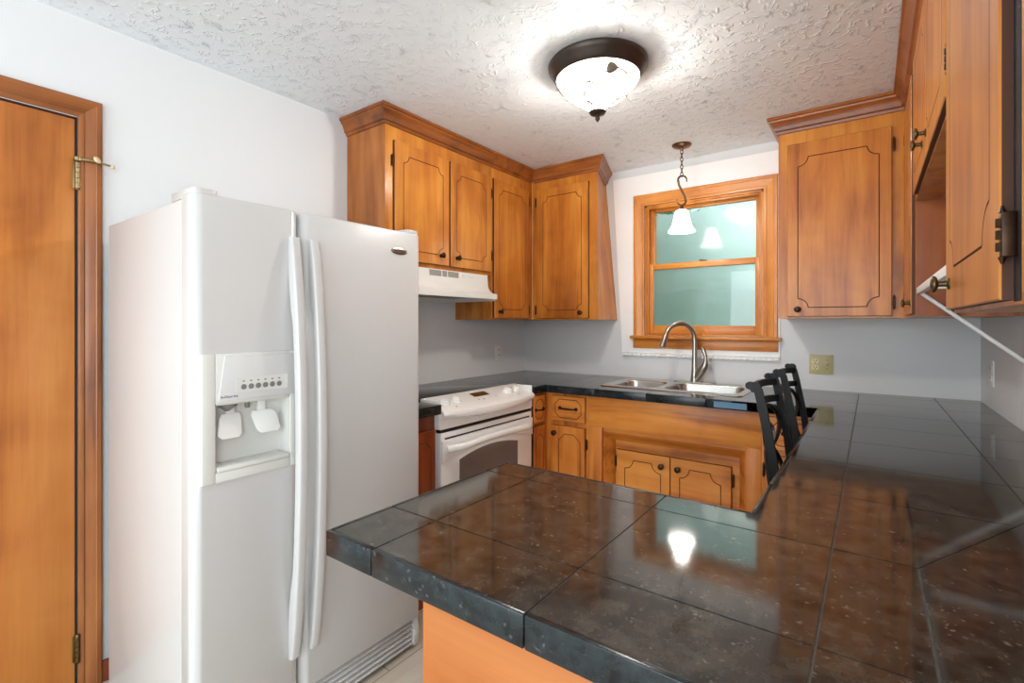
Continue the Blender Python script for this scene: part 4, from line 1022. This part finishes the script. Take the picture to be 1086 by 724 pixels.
# ================================================================== STOOLS
def make_stool():
    r_ = thing('counter_stool', (0, 0, 0), '', 'stool', 'black metal stools at the counter')
    hw = 0.158
    # back posts continue down as rear legs (local +x is forwards, towards the counter)
    for s in (-1, 1):
        y = s*hw
        rings = []
        for (x, z, wx) in ((-0.075, 0.0, 0.010), (-0.020, 0.30, 0.011), (0.032, 0.60, 0.012), (0.030, 0.70, 0.012), (0.008, 0.90, 0.012), (-0.020, 1.05, 0.0115), (-0.030, 1.095, 0.011)):
            rings.append([(x-wx, y-0.008, z), (x+wx, y-0.008, z), (x+wx, y+0.008, z), (x-wx, y+0.008, z)])
        mb = MB(); mb.loft(rings)
        # rolled finial leaning backwards
        c = Vector((-0.040, y, 1.100))
        for k in range(1): mb.tube([c+Vector((0.003, -0.009, 0)), c+Vector((0.003, 0.009, 0))], 0.016, 18)
        mb.tube([c+Vector((-0.012, -0.009, 0.004)), c+Vector((-0.012, 0.009, 0.004))], 0.011, 14)
        mb.build('back_post', M['iron'], r_, angle=50)
    def backx(z): return 0.032-(z-0.62)*0.125 if z > 0.62 else 0.032
    for z in (1.086, 1.032):
        pts = [(backx(z)-0.030*(1-(2*i/12-1)**2), -hw+2*hw*i/12, z+0.006*(1-(2*i/12-1)**2)) for i in range(13)]
        mb = MB(); rings = [[(x-0.005, y, zz-0.011), (x+0.005, y, zz-0.011), (x+0.005, y, zz+0.011), (x-0.005, y, zz+0.011)] for x, y, zz in pts]
        mb.loft(rings); mb.build('back_rail', M['iron'], r_, angle=50)
    def ell(cz, ry, rz, t, a0=0, a1=360, n=36, bow=0.026):
        out = []
        for i in range(n+(0 if a1-a0 == 360 else 1)):
            a = math.radians(a0+(a1-a0)*i/n); y = ry*math.cos(a); z = cz+rz*math.sin(a)
            out.append((backx(z)-bow*(1-(y/hw)**2), y, z))
        return out
    mb = MB(); mb.tube(ell(0.960, 0.138, 0.064, 0, bow=0.018), 0.0075, 8, closed=True); mb.build('back_oval', M['iron'], r_)
    mb = MB(); mb.tube(ell(0.936, 0.060, 0.030, 0, bow=0.020), 0.009, 8, closed=True); mb.build('back_ring', M['ringgrey'], r_)
    mb = MB(); mb.tube(ell(0.745, 0.130, 0.152, 0, 8, 172), 0.0075, 8); mb.build('back_arch', M['iron'], r_)
    mb = MB(); mb.tube([(backx(0.69)-0.012*(1-(2*i/8-1)**2), -hw+2*hw*i/8, 0.69) for i in range(9)], 0.009, 8); mb.build('lower_rail', M['iron'], r_)
    mb = MB(); mb.prism(rrect(0.04, 0.42, -0.19, 0.19, 0.07), lambda p, q, a: (p, q, a), 0.615, 0.665, 0.014, seg=3); mb.build('seat', M['seat'], r_)
    mb = MB(); mb.prism(rrect(0.045, 0.41, -0.18, 0.18, 0.06), lambda p, q, a: (p, q, a), 0.592, 0.6148, 0.003); mb.build('seat_frame', M['iron'], r_)
    for s in (-1, 1):
        mb = MB(); mb.tube([(0.38, s*0.155, 0.60), (0.40, s*0.17, 0.30), (0.43, s*0.185, 0.0)], [0.014, 0.013, 0.013], 10); mb.build('front_leg', M['iron'], r_)
    mb = MB(); mb.tube([(0.412, -0.172, 0.22), (0.412, 0.172, 0.22)], 0.009, 8); mb.build('footrest', M['iron'], r_)
    for s in (-1, 1):
        mb = MB(); mb.tube([(-0.035, s*0.158, 0.26), (0.405, s*0.172, 0.26)], 0.008, 8); mb.build('stretcher', M['iron'], r_)
    return r_
def copy_thing(src):
    c = src.copy(); COL.objects.link(c)
    for ch in src.children:
        k = ch.copy(); COL.objects.link(k); k.parent = c
        for g in ch.children:
            q = g.copy(); COL.objects.link(q); q.parent = k
    return c
s1 = make_stool(); s2 = copy_thing(s1)
s1.location = (-0.236, 1.735, 0); s1['label'] = 'black metal counter stool with ring back, nearer the peninsula'
s2.location = (-0.236, 2.236, 0); s2['label'] = 'black metal counter stool with ring back, nearer the window wall'

# ================================================================== LAMPS
lc = Vector((-0.915, 1.850, ZC))
FL = thing('ceiling_light', lc, 'flush ceiling light with bronze rim and lit frosted glass bowl', 'light')
MB().lathe([(0.0, -0.0005), (0.200, -0.0005), (0.204, -0.006), (0.203, -0.016), (0.196, -0.026), (0.190, -0.034), (0.180, -0.052), (0.172, -0.060), (0.160, -0.064), (0.152, -0.058), (0.10, -0.05), (0, -0.05)], lc, (0, 0, 1), 56).build('rim', M['lampbronze'], FL, angle=30)
def bowlr(h):   # radius of the glass bowl at a depth below the ceiling
    s = min(1, max(0, (h-0.060)/0.135)); return 0.158*(1-s**1.5)*0.86+0.158*0.14*(1-s) + 0.012
prof = [(bowlr(0.060+0.135*i/14), -(0.060+0.135*i/14)) for i in range(15)]
MB().lathe(prof+[(0.0, -0.197)], lc, (0, 0, 1), 48).build('glass_bowl', M['flushglass'], FL)
fn = MB().lathe([(0.0, -0.190), (0.030, -0.1905), (0.036, -0.194), (0.030, -0.203), (0.010, -0.207), (0.006, -0.213), (0.010, -0.219), (0.009, -0.226), (0.0, -0.238)], lc, (0, 0, 1), 24).build('finial', M['lampbronze'], FL)
bl = bpy.data.lights.new('bulb', 'POINT'); bl.energy = LAMP_BULB; bl.color = (1.0, 0.95, 0.88); bl.shadow_soft_size = 0.05
bo = bpy.data.objects.new('bulb', bl); COL.objects.link(bo); bo.parent = FL; bo.location = (0, 0, -0.120)
def onbowl(a, h, off=0.004): r = bowlr(h)+off; return (lc.x+r*math.cos(a), lc.y+r*math.sin(a), lc.z-h)
cam_dir = math.atan2(-lc.y, -lc.x)
for kk in range(3):
    a0 = cam_dir+0.35+kk*2*PI/3; mb = MB()
    mb.tube([onbowl(a0+0.10+1.9*i/30, 0.085+0.055*(i/30)**2+0.012*math.sin(i/30*PI)) for i in range(31)], 0.0036, 8)
    mb.tube([onbowl(a0-1.0*(math.sin(i/24*PI*0.75)), 0.095+0.092*i/24) for i in range(25)], 0.0036, 8)
    sp = [onbowl(a0-0.80+0.35*math.cos(i/20*PI*1.5), 0.160+0.014*math.sin(i/20*PI*1.5)-0.0) for i in range(21)]
    mb.tube(sp, 0.0032, 8)
    mb.build('wire_scroll', M['leafmetal'], FL)
    p = [Vector(onbowl(a0+0.07*math.cos(t_)*1.9*(1.3 if math.cos(t_) > 0 else 1), 0.090+0.016*math.sin(t_)*(1-0.3*math.cos(t_)), 0.005)) for t_ in [2*PI*i/14 for i in range(14)]]
    c_ = Vector(onbowl(a0, 0.090, 0.010)); mb = MB(); vc = mb.bm.verts.new(c_); vv = [mb.bm.verts.new(q) for q in p]; vb = mb.bm.verts.new(Vector(onbowl(a0, 0.090, 0.003)))
    for i in range(14): mb._face([vv[i], vv[(i+1) % 14], vc]); mb._face([vv[(i+1) % 14], vv[i], vb])
    mb.build('leaf', M['leafmetal'], FL)

pc = Vector((-0.915, 2.970, ZC))
PD = thing('pendant_light', pc, 'small pendant light with bell glass shade on a bronze hook before the window', 'light')
MB().lathe([(0.0, -0.0005), (0.056, -0.0005), (0.056, -0.006), (0.048, -0.014), (0.026, -0.020), (0.010, -0.024), (0.008, -0.034), (0, -0.036)], pc, (0, 0, 1), 32).build('canopy', M['pendbronze'], PD)
z = ZC-0.030; k = 0
lat = Vector((0.807, 0.59, 0))
ch = MB()
while z > 2.185:
    pts = []
    dirv = lat if k % 2 == 0 else Vector((-lat.y, lat.x, 0))
    for i in range(14):
        a = 2*PI*i/14; pts.append(Vector((pc.x, pc.y, z-0.013))+dirv*0.0075*math.cos(a)+Vector((0, 0, 0.0150*math.sin(a))))
    ch.tube(pts, 0.0024, 6, closed=True); z -= 0.0225; k += 1
ch.build('chain', M['pendbronze'], PD)
# S-shaped hook in the plane facing the room
zt_, zb_ = 2.172, 1.992; pts = []
zm = (zt_+zb_)/2; rS = 0.026
# upper curl opens to the right, lower curl opens to the left
for i in range(14):
    a = math.radians(-20+200*i/13); pts.append((rS*math.cos(a)+0.004, zt_-rS+rS*math.sin(a)-0.002))
pts += [(-0.016, zm+0.032), (0.0, zm), (0.018, zm-0.034)]
low = []
for i in range(14):
    a = math.radians(0-200*i/13); low.append((rS*math.cos(a)-0.002, zb_+rS+rS*math.sin(a)+0.002))
pts += low
P3 = [Vector((pc.x, pc.y, 0))+lat*u+Vector((0, 0, zz)) for u, zz in pts]
n_ = len(P3); rad = [0.0035+0.0030*math.sin(PI*i/(n_-1)) for i in range(n_)]
MB().tube(P3, rad, 10).build('scroll_hook', M['pendbronze'], PD)
MB().lathe([(0.004, 1.998), (0.010, 1.992), (0.008, 1.984), (0.014, 1.978), (0.024, 1.970), (0.026, 1.960), (0.0, 1.958)], (pc.x, pc.y, 0), (0, 0, 1), 24).build('socket_cap', M['pendbronze'], PD)
bell = [(0.024, 1.966), (0.034, 1.958), (0.042, 1.935), (0.049, 1.900), (0.058, 1.870), (0.070, 1.846), (0.078, 1.836), (0.076, 1.834), (0.066, 1.846), (0.054, 1.872), (0.045, 1.900), (0.038, 1.935), (0.028, 1.954), (0.0, 1.956)]
MB().lathe(bell, (pc.x, pc.y, 0), (0, 0, 1), 40).build('glass_shade', M['pendglass'], PD)

# ================================================================== OUTLETS
def plate(mb, fm, u, z, w, h, t=0.006):
    a = fm(u-w/2, z-h/2, 0.0003); b = fm(u+w/2, z+h/2, t); mb.box(a[0], b[0], a[1], b[1], a[2], b[2], 0.002)
fW = face_ny(YB)
t = thing('outlet_plate', (-0.226, YB, 1.058), 'ivory wall plate with double outlet and toggle switch right of the window', 'outlet')
mb = MB(); plate(mb, fW, -0.226, 1.058, 0.116, 0.108); mb.build('plate', M['ivory'], t)
for zz in (1.076, 1.040):
    mb = MB(); mb.prism([(x, z_) for x, z_ in rrect(-0.254-0.016, -0.254+0.016, zz-0.013, zz+0.013, 0.008)], lambda p, q, a: (p, a, q), YB-0.0085, YB-0.006); rc = mb.build('receptacle', M['ivory_l'], t)
    mb = MB()
    for u in (-0.2605, -0.2475): mb.box(u-0.0016, u+0.0016, YB-0.0092, YB-0.0084, zz-0.002, zz+0.008)
    mb.lathe([(0.003, 0), (0.003, 0.0007), (0, 0.0008)], (-0.254, YB-0.0084, zz-0.008), (0, -1, 0), 10)
    mb.build('slots', M['black'], rc)
mb = MB(); mb.prism([(YB-0.006, 1.050), (YB-0.019, 1.066), (YB-0.019, 1.073), (YB-0.006, 1.068)], lambda p, q, a: (a, p, q), -0.2025, -0.1925, 0.001); mb.build('toggle', M['ivory_l'], t)
mb = MB()
for zz in (1.035, 1.082): mb.lathe([(0.003, 0.0), (0.0028, 0.0012), (0, 0.0014)], (-0.1975, YB-0.006, zz), (0, -1, 0), 10)
mb.build('screw', M['agedbrass'], t)
fWL = face_px(XL); fWR = face_nx(XR)
for fm, u, z, loc, lab, nm in ((fWL, 2.876, 1.070, (XL, 2.876, 1.07), 'white outlet plate on the left wall between range hood and counter', 'outlet_plate'),
                        (fWR, 2.935, 1.070, (XR, 2.935, 1.07), 'white outlet plate on the right wall above the long counter', 'outlet_plate')):
    t = thing(nm, loc, lab, 'outlet')
    mb = MB(); plate(mb, fm, u, z, 0.070, 0.112); mb.build('plate', M['whiteplastic'], t)
    for zz in (z+0.020, z-0.020):
        mb = MB(); mb.prism(rrect(u-0.016, u+0.016, zz-0.013, zz+0.013, 0.008), lambda p, q, a, fm=fm: fm(p, q, a), 0.006, 0.0085); rc = mb.build('receptacle', M['whiteplastic'], t)
        mb = MB()
        for du in (-0.0065, 0.0065):
            a = fm(u+du-0.0014, zz-0.002, 0.0083); b_ = fm(u+du+0.0014, zz+0.008, 0.0091); mb.box(a[0], b_[0], a[1], b_[1], a[2], b_[2])
        mb.build('slots', M['black'], rc)
